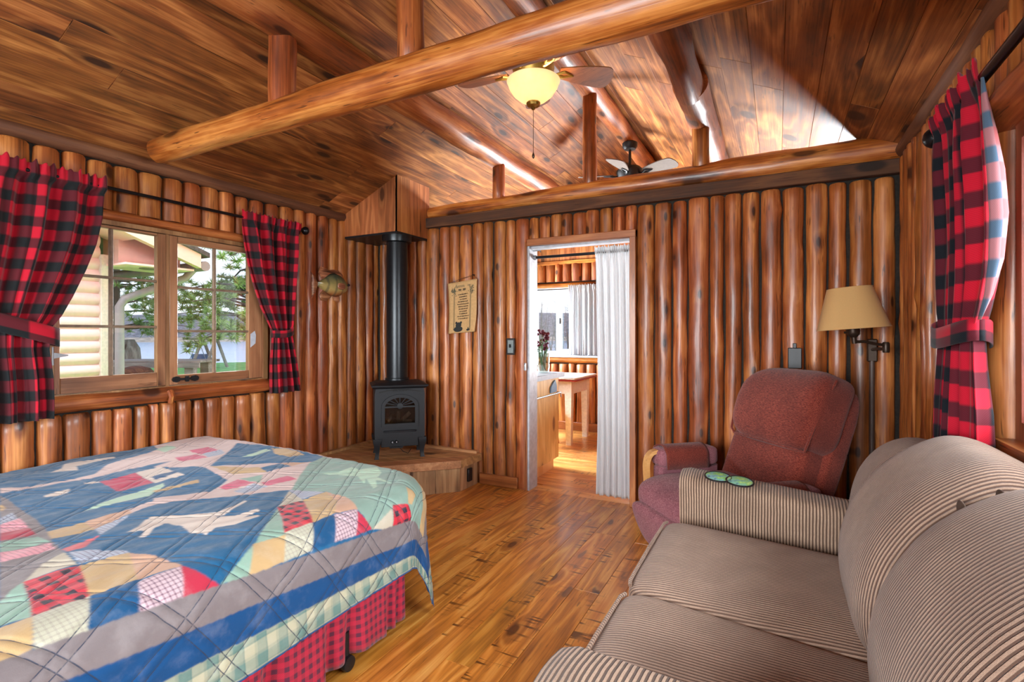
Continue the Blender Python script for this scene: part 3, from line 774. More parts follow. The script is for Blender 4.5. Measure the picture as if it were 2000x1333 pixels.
mb = MB(); mb.tube([(rodx + .02, 2.77, 1.345), (XL + .03, 2.83, 1.395), (XL + .01, 2.845, 1.40)], .006, 8); mb.build('tieback_loop', M['buffalo'], c2)

# ---- right-hand window
rx2 = XR - .105
rod = empty('curtain_rod', (rx2, 2.59, 2.085), 'stout black curtain rod above the window behind the sofa', 'curtain rod')
mb = MB(); mb.tube([(rx2, -.2, 2.085), (rx2, 2.55, 2.085)], .016, 14); mb.build('rod', M['rod'], rod)
mb = MB(); mb.lathe([(.004, -.05), (.018, -.045), (.018, -.03), (.030, -.024), (.041, -.004), (.042, .006), (.036, .022), (.022, .034), (.003, .038)], (0, 0, 0), 20, Matrix.Translation((rx2, 2.59, 2.085)) @ Matrix.Rotation(-PI / 2, 4, 'X'))
mb.build('finial', M['rod'], rod)
mb = MB(); mb.box(rx2, XR + .03, 2.50, 2.516, 2.075, 2.09); mb.box(XR - .015, XR + .03, 2.48, 2.535, 2.04, 2.12); mb.build('bracket', M['rod'], rod)
PR = lambda a, d, z: (rx2 - d * 1.1 - .004, a, z)
c3 = empty('curtain', (rx2, 2.2, 2.13), 'red and black checked curtain with pale sunlit edge beside the tan sofa', 'curtain')
rows = [(2.135, 2.04, 2.52, .7), (2.105, 2.04, 2.52, .6), (2.06, 2.04, 2.515, .55), (2.02, 2.04, 2.50, .8), (1.90, 2.02, 2.47, 1), (1.75, 1.985, 2.45, 1), (1.6, 1.97, 2.44, 1), (1.48, 1.985, 2.45, .9), (1.38, 2.04, 2.45, .8), (1.31, 2.09, 2.44, .7), (1.2, 2.08, 2.46, .8), (1.05, 2.05, 2.48, 1), (.9, 2.04, 2.49, 1.1), (.78, 2.04, 2.49, 1.1)]
solid(curtain_mesh(rows, PR, 4, .022, .80, 120, 9).build('panel', M['buffalo_sun'], c3), .003)
mb = MB(); tz = [(2.085, 2.035, .004), (2.0, 2.03, .028), (1.9, 2.012, .050), (1.78, 1.985, .066), (1.65, 1.966, .070), (1.52, 1.972, .056), (1.42, 2.005, .032), (1.345, 2.06, .010)]
mb.grid(lambda u, v: (rx2 - .012 + tz[int(round(v * 7))][2] * u * .6, tz[int(round(v * 7))][1] - .004 - .012 * math.sin(u * PI), tz[int(round(v * 7))][0]), 8, 7, lambda u, v: (.06 + u * .075, 2.135 - tz[int(round(v * 7))][0]))
solid(mb.build('turned_edge', M['buffalo_sunlit_tone'], c3, label='pale sunlit turned edge'), .003)
tieback(PR, 2.075, 2.455, 1.315, .070, .0, M['buffalo_sun'], 'tieback', c3, .06, .03)

# ---- doorway
dy = YB + .075
rod = empty('curtain_rod', (-1.4, dy, 1.95), 'slim black tension rod across the top of the doorway', 'curtain rod')
mb = MB(); mb.tube([(-1.82, dy, 1.945), (-.99, dy, 1.945)], .012, 10); mb.build('rod', M['rod'], rod)
mb = MB(); mb.tube([(-1.822, dy, 1.945), (-1.80, dy, 1.945)], .02, 12); mb.tube([(-1.82, dy - .02, 2.0), (-1.76, dy - .02, 2.0), (-1.75, dy - .03, 1.985)], .005, 6); mb.build('end_cap', M['chrome'], rod)
PD = lambda a, d, z: (a, dy - d, z)
c4 = empty('curtain', (-1.14, dy, 1.98), 'long white sheer curtain drawn aside in the kitchen doorway', 'curtain')
rows = [(1.985, -1.285, -.992, .5), (1.955, -1.285, -.992, .4), (1.92, -1.282, -.992, .5), (1.85, -1.28, -.992, .8), (1.5, -1.275, -.99, 1), (1.0, -1.265, -.99, 1), (.5, -1.27, -.992, 1.05), (.2, -1.28, -.992, 1.1), (.025, -1.285, -.992, 1.15)]
solid(curtain_mesh(rows, PD, 5, .012, 1.0, 120, 11, sub=6).build('panel', M['sheer'], c4), .002)

# ---- kitchen window
ky = YK - .075
rod = empty('curtain_rod', (-2.5, ky, 1.93), 'thin white rod above the kitchen window', 'curtain rod')
mb = MB(); mb.tube([(-3.1, ky, 1.925), (-1.95, ky, 1.925)], .008, 8); mb.build('rod', M['vinyl'], rod)
PK = lambda a, d, z: (a, ky - d, z)
c5 = empty('curtain', (-2.3, ky, 1.95), 'short white lace cafe curtain at the kitchen window', 'curtain')
rows = [(1.955, -2.49, -2.06, .6), (1.925, -2.49, -2.06, .4), (1.88, -2.49, -2.06, .8), (1.5, -2.49, -2.06, 1), (1.1, -2.49, -2.06, 1.1), (1.03, -2.49, -2.06, 1.1)]
def scal(P):
    return lambda a, d, z: P(a, d, z - (.018 * abs(math.sin((a + 2.49) * 44)) if z < 1.06 else 0))
solid(curtain_mesh(rows, scal(PK), 6, .02, .8, 100, 13, sub=8).build('panel', M['lace'], c5), .002)

# ================================================================== hearth, stove, pipe, chimney box
HZ = .262
hp = [(-3.47, 3.82), (-3.47, 2.66), (-3.18, 2.66), (-2.315, 3.545), (-2.305, 3.82)]
hearth = empty('hearth_platform', (-2.9, 3.4, 0), 'low corner platform of salvaged boards under the black stove', 'hearth')
def inset(poly, d):
    n = len(poly); out = []
    for i in range(n):
        p0, p1, p2 = Vector(poly[i - 1]), Vector(poly[i]), Vector(poly[(i + 1) % n])
        e1 = (p1 - p0).normalized(); e2 = (p2 - p1).normalized()
        n1 = Vector((-e1.y, e1.x)); n2 = Vector((-e2.y, e2.x))
        b = (n1 + n2); b = b / max(.2, b.length_squared) * 2
        out.append(tuple(p1 + b * d))
    return out
FZ = lambda a, b, d: (a, b, d)
mb = MB()
import bmesh
core = [(-3.46, 3.83), (-3.46, 2.69), (-3.19, 2.69), (-2.345, 3.555), (-2.335, 3.83)]
# deck boards laid parallel to the front edge, clipped to the outline
bm = bmesh.new()
dv = Vector((.865, .885)).normalized(); nv = Vector((-dv.y, dv.x))
o0 = Vector((-3.18, 2.66))
for k in range(9):
    b0, b1 = k * .135 + .002, (k + 1) * .135 - .002
    q = [o0 + dv * -1.2 + nv * b0, o0 + dv * 2.2 + nv * b0, o0 + dv * 2.2 + nv * b1, o0 + dv * -1.2 + nv * b1]
    t = bmesh.new(); f = t.faces.new([t.verts.new((p.x, p.y, HZ)) for p in q])
    for i in range(len(hp)):
        a, b = Vector(hp[i]), Vector(hp[(i + 1) % len(hp)])
        e = b - a; nn = Vector((e.y, -e.x))
        bmesh.ops.bisect_plane(t, geom=t.verts[:] + t.edges[:] + t.faces[:], plane_co=(a.x, a.y, 0), plane_no=(nn.x, nn.y, 0), clear_outer=True)
    if t.faces:
        f = list(t.faces)[0]; vs = [v.co.copy() for v in f.verts]; n = len(vs)
        mb.add([(v.x, v.y, v.z) for v in vs] + [(v.x, v.y, v.z - .03) for v in vs], [tuple(range(n)), tuple(range(n, 2 * n))[::-1]] + [(i, n + i, n + (i + 1) % n, (i + 1) % n) for i in range(n)])
    t.free()
bm.free()
t_ = M['barn_d']
recalc(mb.build('deck', M['barn_d'], hearth))
mb = MB()
def skirt(a, b, z0, z1, w, out=.0, th=.02):
    a, b = Vector(a), Vector(b); L = (b - a).length; d = (b - a).normalized(); nn = Vector((d.y, -d.x))
    k = max(1, round(L / w))
    for i in range(k):
        p, q = a + d * (L * i / k + .001), a + d * (L * (i + 1) / k - .001)
        mb.prism([tuple(p + nn * out), tuple(q + nn * out), tuple(q + nn * (out - th)), tuple(p + nn * (out - th))], z0, z1, FZ)
skirt((-3.18, 2.68), (-2.325, 3.555), 0, .205, .21); skirt((-2.325, 3.555), (-2.318, 3.82), 0, .205, .15); skirt((-3.46, 2.68), (-3.18, 2.68), 0, .205, .14)
mb.build('skirt_boards', M['barn_z'], hearth)
mb = MB(); skirt((-3.185, 2.655), (-2.305, 3.54), .202, HZ + .003, 1.3, .012, .03); skirt((-2.305, 3.54), (-2.297, 3.835), .202, HZ + .003, 1, .012, .03); skirt((-3.46, 2.655), (-3.185, 2.655), .202, HZ + .003, 1, .012, .03)
mb.prism([(-3.30, 3.80), (-2.315, 3.80), (-2.315, 3.838), (-3.30, 3.838)], HZ, HZ + .022, FZ); mb.prism([(-3.468, 2.66), (-3.43, 2.66), (-3.43, 3.80), (-3.468, 3.80)], HZ, HZ + .022, FZ)
mb.build('edge_trim', M['barn_d'], hearth)
mb = MB(); mb.box(-2.322, -2.302, 3.655, 3.715, .055, .165, c=.003)
outl = mb.build('electrical_outlet', M['black'])
tag(outl, 'small black outlet plate on the side of the hearth platform', 'outlet')

# stove in its own frame: +x = towards the room (front), y = across
st = empty('stove', (-2.905, 3.475, HZ), 'charcoal cast iron stove with an arched glass door in the corner', 'stove', rz=-PI / 4)
FS = lambda a, b, d: (d, a, b)
W2, D0, D1 = .205, -.15, .150
mb = MB()
mb.box(D0, D1 - .035, -W2, W2, .165, .585, c=.008)
stb = mb.build('body', M['stove'], st, local=True)
# arched front panel with opening
def arch(w, zb, zs, rise, n=14):
    pts = [(-w, zb), (w, zb), (w, zs)]
    pts += [(w * math.cos(PI * k / n), zs + rise * math.sin(PI * k / n)) for k in range(1, n)]
    return pts + [(-w, zs)]
def match_outer(inner, w, z0, z1):
    c = Vector((0, (z0 + z1) / 2)); out = []
    for a, b in inner:
        d = Vector((a, b)) - c
        s = min((w / abs(d.x)) if abs(d.x) > 1e-6 else 1e9, ((z1 - c.y) / abs(d.y)) if abs(d.y) > 1e-6 else 1e9)
        p = c + d * s; out.append((p.x, p.y))
    out[0], out[1] = (-w, z0), (w, z0)
    return out
op = arch(.132, .285, .43, .088)
mb = MB(); mb.frame(match_outer(op, W2, .165, .585), op, D1 - .035, D1, FS)
mb.build('front_panel', M['stove'], st, local=True)
mb = MB(); bd = arch(.150, .268, .432, .104); mb.frame(bd, arch(.124, .292, .428, .080), D1, D1 + .018, FS)
dr = mb.build('door', M['stove'], st, local=True)
mb = MB(); mb.box(D1 - .004, D1 + .012, -.126, .126, .425, .437)
for k in range(1, 8):
    a = PI * k / 8
    p0 = Vector((0, 0, .437)); p1 = Vector((0, math.cos(a) * .128, .437 + math.sin(a) * .075))
    mb.tube([(D1 + .004, math.cos(a) * .022, .437 + math.sin(a) * .018), (D1 + .004, p1.y, p1.z)], [.004, .007], 6)
mb.lathe([(.024, -.006), (.024, .008), (.002, .010)], (0, 0, 0), 16, Matrix.Translation((D1 + .002, 0, .437)) @ Matrix.Rotation(PI / 2, 4, 'Y'))
mb.build('sunburst_grille', M['stove'], dr, local=True)
mb = MB(); mb.prism(arch(.126, .29, .43, .082), D1 + .0, D1 + .003, FS); mb.build('glass_pane', M['stoveglass'], dr, local=True)
mb = MB(); mb.box(D1 - .036, D1 - .031, -.14, .14, .27, .53); mb.build('firebox', M['stove_dark'], st, local=True)
firelog = wood('ceramic_fire_log', lin(40, 34, 30), lin(104, 92, 80), lin(170, 156, 140), 'Z', rough=.9, ring=3, knots=.4, blotch=.6, coat=0)
for p, q, r in (((.128, -.095, .31), (.126, -.055, .365), .024), ((.128, -.015, .30), (.126, -.01, .395), .017), ((.128, .02, .315), (.126, .085, .375), .017), ((.13, -.10, .305), (.13, .10, .305), .012)):
    mb = MB(); mb.tube([p, tuple((Vector(p) + Vector(q)) / 2 + Vector((.0, .003, .004))), q], [r, r * 1.05, r * .9], 10); mb.build('fire_log', firelog, st, local=True)
mb = MB()
for zz, xx, ww in ((.585, 0, 0), (.60, .022, .02), (.617, .03, .026), (.622, .026, .022)):
    pass
def rr(w, d0, d1, z): return [(d0, -w, z), (d1, -w, z), (d1, w, z), (d0, w, z)]
mb.loft([rr(W2 + .004, D0, D1 + .004, .583), rr(W2 + .026, D0 - .01, D1 + .03, .600), rr(W2 + .028, D0 - .01, D1 + .032, .612), rr(W2 - .02, D0 + .02, D1 - .02, .632), rr(W2 - .03, D0 + .03, D1 - .03, .634)])
mb.build('top_plate', M['stove'], st, local=True, sharp=20)
mb = MB(); mb.prism([(-.17, .548), (-.09, .566), (0, .572), (.09, .566), (.17, .548), (.17, .556), (.09, .575), (0, .582), (-.09, .575), (-.17, .556)], D1 - .002, D1 + .005, FS)
for k in range(5): mb.box(D1, D1 + .009, -.055 + k * .026, -.048 + k * .026, .560, .580)
mb.build('vent_arch', M['stove_dark'], st, local=True)
mb = MB(); mb.box(D1, D1 + .022, -.135, .135, .222, .236, c=.005); mb.build('ledge', M['stove'], st, local=True)
mb = MB(); mb.box(D1 - .05, D1 - .012, -.155, .155, .095, .168, c=.004); ap = mb.build('control_panel', M['stove'], st, local=True)
for yy in (-.062, -.028):
    mb = MB(); mb.lathe([(.013, -.002), (.013, .012), (.009, .018), (.002, .019)], (0, 0, 0), 14, Matrix.Translation((D1 - .013, yy, .138)) @ Matrix.Rotation(PI / 2, 4, 'Y')); mb.build('knob', M['rod'], ap, local=True)
    mb = MB(); mb.box(D1 + .004, D1 + .0075, yy - .0045, yy + .0045, .132, .144); mb.build('knob_mark', M['chrome'], ap, local=True)
for sx in (0, 1):
    for sy in (-1, 1):
        mb = MB(); x = (D1 - .022) if sx else (D0 + .03); y = sy * (W2 - .022)
        rings = []
        for z, h, dx in ((.168, .034, 0), (.14, .031, .004), (.10, .022, .002), (.05, .015, 0), (.02, .015, .003), (.0, .018, .006)):
            cx = x + (dx if sx else -dx); cy = y + sy * dx
            rings.append([(cx - h, cy - h, z), (cx + h, cy - h, z), (cx + h, cy + h, z), (cx - h, cy + h, z)])
        mb.loft(rings); recalc(mb.build('leg', M['stove'], st, local=True))
mb = MB(); mb.box(-.05, .1, -.08, .03, .075, .09); mb.tube([(.1, .0, .08), (.13, .03, .05), (.12, .07, .03), (.08, .10, .06)], .003, 6); mb.build('gas_valve', M['iron'], st, local=True)

pc = (-2.995, 3.565)
pipe = empty('stove_pipe', (pc[0], pc[1], HZ + .63), 'tall black flue pipe rising from the corner stove', 'stove pipe')
mb = MB(); mb.lathe([(.093, .885), (.093, 2.15)], (pc[0], pc[1], 0), 32); mb.build('pipe', M['pipe'], pipe)
mb = MB(); mb.lathe([(.104, .893), (.104, .912), (.096, .916)], (pc[0], pc[1], 0), 32); mb.build('lower_collar', M['pipe'], pipe)
mb = MB(); mb.lathe([(.096, 2.105), (.125, 2.112), (.13, 2.15), (.13, 2.178)], (pc[0], pc[1], 0), 32); mb.build('upper_collar', M['pipe'], pipe)
box = empty('chimney_box', (-3.19, 3.66, 2.18), 'boxed wooden soffit in the ceiling corner above the flue pipe', 'chimney box')
x0, x1, y0, y1 = -3.51, -2.88, 3.43, 3.885
mb = MB(); k = 3
for i in range(k):
    a, b = x0 + (x1 - x0) * i / k + .001, x0 + (x1 - x0) * (i + 1) / k - .001
    mb.add([(a, y0, 2.183), (b, y0, 2.183), (b, y0, roof_z(b) + .03), (a, y0, roof_z(a) + .03), (a, y0 + .02, 2.183), (b, y0 + .02, 2.183), (b, y0 + .02, roof_z(b) + .03), (a, y0 + .02, roof_z(a) + .03)],
           [(0, 1, 2, 3), (5, 4, 7, 6), (1, 5, 6, 2), (4, 0, 3, 7), (4, 5, 1, 0)])
for i in range(k):
    a, b = y0 + .02 + (y1 - y0 - .02) * i / k + .001, y0 + .02 + (y1 - y0 - .02) * (i + 1) / k - .001
    if i == 0: a = y0
    mb.box(x1 - .02, x1, a, b, 2.183, roof_z(x1) + .03)
mb.build('side_boards', M['cedar'], box)
mb = MB(); mb.box(x0, x1 - .002, y0 + .002, y1, 2.166, 2.184); mb.build('bottom_panel', M['iron'], box)

# ================================================================== fish plaque
fish = empty('fish_plaque', (XL + .03, 3.27, 1.74), 'carved painted fish plaque hanging on the log wall beside the checked curtain', 'wall ornament')
tfm = NT('painted_fish_body')
co = tfm.n('ShaderNodeSeparateXYZ', tfm.coords('Object'))
n_ = tfm.n('ShaderNodeTexNoise', tfm.coords('Object'), None, 22.0, 3.0, .6).outputs[0]
zc = tfm.math('ADD', co.outputs[2], tfm.math('MULTIPLY', tfm.math('SUBTRACT', n_, .5), .05))
base = tfm.ramp(tfm.range(zc, -.10, .10, smooth=False), [(0, lin(168, 92, 50)), (.25, lin(190, 168, 104)), (.55, lin(146, 136, 84)), (.8, lin(84, 88, 66)), (1, lin(50, 50, 42))])
bars = tfm.math('SINE', tfm.math('MULTIPLY', co.outputs[1], 75.0))
base = tfm.mix(tfm.range(tfm.math('ADD', bars, n_), .9, 1.5, 0, .55), base, lin(52, 62, 56))
tfm.bsdf(base, .32, .5, n_, .3, .004, coat=.4)
finm = wood('painted_fish_fin', lin(60, 34, 22), lin(138, 84, 56), lin(190, 136, 96), 'Y', rough=.35, ring=6, knots=0, blotch=.2, coat=.3, fib=2.0)
def dome(poly, h, c, steps=6, flat=.6):
    """relief from an outline: rings shrink to the middle while rising"""
    rings = []
    for k in range(steps + 1):
        f = k / steps; s = 1 - f * .93
        rings.append([(XL + .012 + h * math.sin(f * PI / 2) ** flat, c[0] + (a - c[0]) * s, c[1] + (b - c[1]) * s) for a, b in poly])
    mb = MB(); mb.loft([[(XL + .006, p[1], p[2]) for p in rings[0]]] + rings, True, True, True)
    return mb
fc = (3.285, 1.735)
body = [(3.47, 1.725), (3.455, 1.765), (3.42, 1.80), (3.37, 1.83), (3.31, 1.84), (3.25, 1.825), (3.19, 1.785), (3.145, 1.755), (3.115, 1.745), (3.115, 1.715), (3.145, 1.70), (3.19, 1.675), (3.25, 1.645), (3.31, 1.635), (3.37, 1.645), (3.42, 1.67), (3.455, 1.695)]
recalc(dome(body, .05, fc).build('body', tfm.m, fish))
recalc(dome([(3.125, 1.74), (3.09, 1.79), (3.05, 1.83), (3.06, 1.76), (3.055, 1.72), (3.06, 1.66), (3.06, 1.60), (3.10, 1.66), (3.125, 1.72)], .014, (3.085, 1.73)).build('tail_fin', finm, fish))
recalc(dome([(3.17, 1.775), (3.13, 1.83), (3.15, 1.885), (3.20, 1.875), (3.25, 1.86), (3.30, 1.872), (3.35, 1.868), (3.40, 1.84), (3.41, 1.81), (3.36, 1.835), (3.30, 1.838), (3.24, 1.82)], .014, (3.27, 1.845)).build('dorsal_fin', finm, fish))
recalc(dome([(3.18, 1.68), (3.14, 1.63), (3.16, 1.59), (3.21, 1.585), (3.25, 1.61), (3.28, 1.635), (3.24, 1.65)], .014, (3.205, 1.63)).build('anal_fin', finm, fish))
recalc(dome([(3.29, 1.635), (3.30, 1.60), (3.34, 1.585), (3.37, 1.60), (3.36, 1.64)], .014, (3.33, 1.615)).build('pelvic_fin', finm, fish))
mb = MB(); mb.pillow((XL + .06, 3.345, 1.725), (.012, .045, .03), .8); mb.build('pectoral_fin', finm, fish)
mb = MB(); mb.pillow((XL + .045, 3.445, 1.745), (.012, .012, .012), 1.0, nu=14, nv=10); mb.build('eye', M['black'], fish)

# ================================================================== hanging scroll and switch
scr = empty('wall_scroll', (-2.46, YB - .04, 1.77), 'tan cloth scroll printed with a verse and bear, hung beside the stove', 'wall hanging')
paper = plain('tan_printed_cloth', lin(196, 156, 104), .85, noise_amt=.07, scale=60)
ink = plain('black_print', lin(38, 40, 38), .85); ink2 = plain('grey_green_print', lin(92, 88, 66), .85)
SY = YB - .042
def sp(a, b):   # scroll coordinates 0..1 -> wall
    l = -2.618 + .012 * math.sin(b * 3) + (1 - b) * .004; r = -2.308 - (1 - b) * .03 + .008 * math.sin(b * 5)
    zt = 1.752 + .03 * a; zb = 1.302 + .02 * a
    return (l + (r - l) * a, SY - .004 * math.sin(a * 9 + b * 2), zb + (zt - zb) * b)
mb = MB(); mb.grid(lambda u, v: sp(u, v), 16, 20); solid(mb.build('cloth', paper, scr), .002)
mb = MB(); mb.tube([sp(.05, 1), (-2.47, SY, 1.79), (-2.36, SY + .01, 1.815), (-2.31, SY, 1.78)], .002, 5); mb.tube([(-2.355, SY + .03, 1.818), (-2.355, SY - .008, 1.82)], .004, 6); mb.build('hanging_cord', M['black'], scr)
def strip(mb, a0, b0, a1, b1, w):
    p, q = sp(a0, b0), sp(a1, b1)
    d = Vector(q) - Vector(p); n = Vector((-d.z, 0, d.x)).normalized() * w / 2
    f = Vector((0, -.0035, 0))
    mb.add([Vector(p) - n + f, Vector(q) - n + f, Vector(q) + n + f, Vector(p) + n + f], [(0, 1, 2, 3)])
mb = MB(); rs = random.Random(4)
lens = [.36, .30, .26, .38, .44, .36, .34, .28, .30, .42, .36]
for i, L in enumerate(lens):
    b = .745 - i * .047; a = .50 - L / 2 + .02; e = a + L
    while a < e:
        w = rs.uniform(.025, .07); x = a
        while x < min(a + w, e):
            strip(mb, x, b - rs.uniform(.006, .012), x + .008, b + rs.uniform(.006, .014), .0022); x += .014
        a += w + .016
mb.build('verse', ink, scr)
mb = MB()
for cx in (.40, .57):
    for k in range(4):
        strip(mb, cx + k * .028 - .04, .805 + rs.uniform(0, .01), cx + k * .028 - .03, .855, .0035); strip(mb, cx + k * .028 - .045, .855, cx + k * .028 - .02, .835, .003)
mb.build('heading', ink, scr)
mb = MB()
for a in (.205, .235, .80, .825): strip(mb, a, .06, a, .88, .0035)
for b in (.895, .915): strip(mb, .25, b, .78, b, .004)
for i in range(90):
    ca, cb = rs.choice([(.2, .86), (.84, .86), (.84, .80), (.77, .08), (.22, .80), (.16, .84)])
    a, b = ca + rs.gauss(0, .045), cb + rs.gauss(0, .03); strip(mb, a, b, a + rs.uniform(-.03, .03), b + rs.uniform(-.03, .03), .006)
mb.build('printed_border', ink2, scr)
mb = MB()
def blob(a, b, ra, rb, n=16):
    vs = [Vector(sp(a + ra * math.cos(2 * PI * k / n), b + rb * math.sin(2 * PI * k / n))) + Vector((0, -.0038, 0)) for k in range(n)]
    mb.add(vs, [tuple(range(n))])
blob(.37, .075, .16, .055); blob(.37, .15, .10, .06); blob(.29, .20, .035, .025); blob(.45, .20, .035, .025); blob(.75, .05, .07, .02)
mb.build('bear_print', ink, scr)
mb = MB(); mb.box(-2.034, -1.958, YB - .022, YB - .012, 1.125, 1.265, c=.003)
sw = mb.build('light_switch', M['black'])
tag(sw, 'grey light switch plate on the log wall left of the doorway', 'light switch')
mb = MB(); mb.box(-2.024, -1.968, YB - .026, YB - .022, 1.14, 1.25, c=.002); mb.build('plate', plain('steel_switch_plate', lin(130, 142, 142), .35, metal=.7), sw)
mb = MB(); mb.box(-2.002, -1.990, YB - .045, YB - .026, 1.185, 1.215, c=.003); mb.build('toggle', M['black'], sw)
mb = MB(); mb.box(.062, .142, YB - .035, YB - .008, 1.075, 1.21, c=.004)
ou = mb.build('electrical_outlet', M['black']); tag(ou, 'black outlet box on the log wall above the recliner', 'outlet')
mb = MB(); mb.box(.09, .112, YB - .03, YB - .012, 1.205, 1.24, c=.003); mb.build('wire_clip', M['black'], ou)

# ================================================================== ceiling fans
def fan(name, loc, z_hub, z_canopy, dia_scale, body, blade, label, light, rot, back):
    f = empty(name, (loc[0], loc[1], z_hub), label, 'ceiling fan')
    x, y = loc
    mb = MB(); mb.lathe([(.02, z_canopy - .075), (.055, z_canopy - .07), (.072, z_canopy - .045), (.075, z_canopy - .01), (.06, z_canopy)], (x, y, 0), 24); mb.build('canopy', body, f)
    mb = MB(); mb.tube([(x, y, z_hub + .05), (x, y, z_canopy - .06)], .014, 10); mb.build('downrod', body, f)
    mb = MB(); mb.lathe([(.05, z_hub - .075), (.10, z_hub - .07), (.115, z_hub - .05), (.118, z_hub - .02), (.13, z_hub), (.13, z_hub + .03), (.10, z_hub + .06), (.04, z_hub + .075)], (x, y, 0), 28); mb.build('motor_housing', body, f)
    for k in range(5):
        a = rot + k * 2 * PI / 5
        Mx = Matrix.Translation((x, y, z_hub - .005)) @ Matrix.Rotation(a, 4, 'Z') @ Matrix.Rotation(math.radians(-15), 4, 'X')
        mb = MB(); n = 18
        r0, r1 = .17 * dia_scale, .53 * dia_scale
        up, lo = [], []
        for i in range(n + 1):
            t = i / n; r = r0 + (r1 - r0) * t
            w = (.046 + .052 * math.sin(min(1, t * 1.15) * PI / 2)) * dia_scale
            if t > .86: w *= math.sqrt(max(.0, 1 - ((t - .86) / .145) ** 2)) * .9 + .08
            up.append((r, w * .85)); lo.append((r, -w))
        poly = up + lo[::-1]
        mb.prism(poly, -.004, .004, lambda p, q, d: Mx @ Vector((p, q, d)))
        b = mb.build('blade', blade, f)
        mb = MB()
        mb.tube([Mx @ Vector((.10 * dia_scale, 0, -.02)), Mx @ Vector((.15 * dia_scale, .012, -.018)), Mx @ Vector((.20 * dia_scale, .02, -.008))], [.016, .012, .012], 8)
        mb.tube([Mx @ Vector((.14 * dia_scale, 0, -.018)), Mx @ Vector((.20 * dia_scale, .02, -.009)), Mx @ Vector((.26 * dia_scale, .0, -.008)), Mx @ Vector((.20 * dia_scale, -.025, -.009)), Mx @ Vector((.14 * dia_scale, 0, -.018))], .009, 8)
        mb.build('blade_iron', body, b)
    return f
fx, fy = -1.345, 2.885
f1 = fan('ceiling_fan', (fx, fy), 2.945, 3.185, .98, M['brass'], M['blade'], 'lit brass ceiling fan with brown blades and an amber glass bowl', True, math.radians(40), None)
bowl = NT('amber_glass_bowl')
ob = bowl.n('ShaderNodeSeparateXYZ', bowl.coords('Object'))
nn_ = bowl.n('ShaderNodeTexNoise', bowl.coords('Object'), None, 9.0, 3.0, .6).outputs[0]
c_ = bowl.mix(nn_, lin(255, 234, 184), lin(255, 244, 218))
bb_ = bowl.bsdf(c_, .3, .5, None, emis=c_, estr=.42)
tl_ = bowl.n('ShaderNodeBsdfTranslucent', c_)
mx_ = bowl.n('ShaderNodeMixShader', .6, bb_.outputs[0], tl_.outputs[0]); bowl.t.links.new(mx_.outputs[0], bowl.out.inputs[0])
zb = 2.85
prof = [(.004, zb - .118), (.04, zb - .113), (.085, zb - .092), (.125, zb - .058), (.150, zb - .020), (.161, zb + .010), (.166, zb + .020), (.158, zb + .022), (.146, zb - .018), (.122, zb - .053), (.083, zb - .086), (.04, zb - .107)]
mb = MB(); mb.lathe(prof, (fx, fy, 0), 40, None, True, True); mb.build('glass_bowl', bowl.m, f1)
mb = MB(); mb.lathe([(.05, zb - .01), (.085, zb + .0), (.085, zb + .02), (.06, zb + .045), (.05, zb + .06)], (fx, fy, 0), 28); mb.build('bowl_fitter', M['brass'], f1)
mb = MB(); mb.lathe([(.004, zb - .158), (.012, zb - .153), (.012, zb - .143), (.038, zb - .133), (.044, zb - .118), (.040, zb - .106), (.02, zb - .102)], (fx, fy, 0), 20); mb.build('bowl_finial', M['brass'], f1)
mb = MB(); mb.tube([(fx, fy, zb - .155), (fx, fy, zb - .425)], .0018, 6); pcn = mb.build('pull_chain', M['bronze'], f1)
mb = MB(); mb.lathe([(.002, zb - .46), (.008, zb - .45), (.009, zb - .44), (.004, zb - .425), (.002, zb - .42)], (fx, fy, 0), 12); mb.build('chain_bob', M['bronze'], pcn)
bulbm = NT('lit_bulb'); e_ = bulbm.n('ShaderNodeEmission', lin(255, 226, 170), 6.0); bulbm.t.links.new(e_.outputs[0], bulbm.out.inputs[0])
for s in (-1, 1):
    mb = MB(); mb.pillow((fx + s * .062, fy - .02, zb - .022), (.026, .026, .026), 1.0, nu=14, nv=10)
    mb.build('bulb', bulbm.m, f1)
f2 = fan('ceiling_fan', (-1.285, 5.0), 2.875, 3.185, .95, M['iron'], plain('grey_fan_blade', lin(96, 86, 80), .6), 'dark unlit ceiling fan in the kitchen, seen over the doorway wall', False, math.radians(52), None)

# ================================================================== swing-arm wall lamp
lp = empty('wall_lamp', (.53, YB - .04, 1.18), 'swing arm wall lamp with a tan shade above the recliner', 'lamp')
sc_ = Vector((.385, 3.5, 1.33))
Ms = Matrix.Translation(sc_) @ Matrix.Rotation(math.radians(-4.5), 4, 'Y')
mb = MB(); mb.lathe([(.180, 0), (.112, .235), (.1105, .235), (.1785, 0)], (0, 0, 0), 48, Ms, False, False)
sh = mb.build('lamp_shade', M['shade'], lp)
for r, z, nm_ in ((.180, .002, 'bottom_rim'), (.112, .234, 'top_rim')):
    mb = MB(); mb.tube([Ms @ Vector((r * math.cos(2 * PI * k / 40), r * math.sin(2 * PI * k / 40), z)) for k in range(41)], .0022, 6)
    mb.build(nm_, M['shade'], sh)
mb = MB(); mb.lathe([(.012, -.085), (.014, -.05), (.03, -.035), (.034, -.02), (.034, .03), (.02, .05)], (0, 0, 0), 16, Ms); mb.tube([Ms @ Vector((-.045, 0, -.018)), Ms @ Vector((-.02, 0, -.018))], .006, 8); mb.build('socket', M['bronze'], lp)
mb = MB(); mb.tube([(.385, 3.5, 1.255), (.44, 3.51, 1.258), (.50, 3.53, 1.243), (.548, 3.555, 1.236)], .0085, 8)
mb.tube([(.548, 3.555, 1.214), (.53, 3.68, 1.214), (.517, 3.80, 1.205)], .0085, 8); mb.build('swing_arm', M['bronze'], lp)
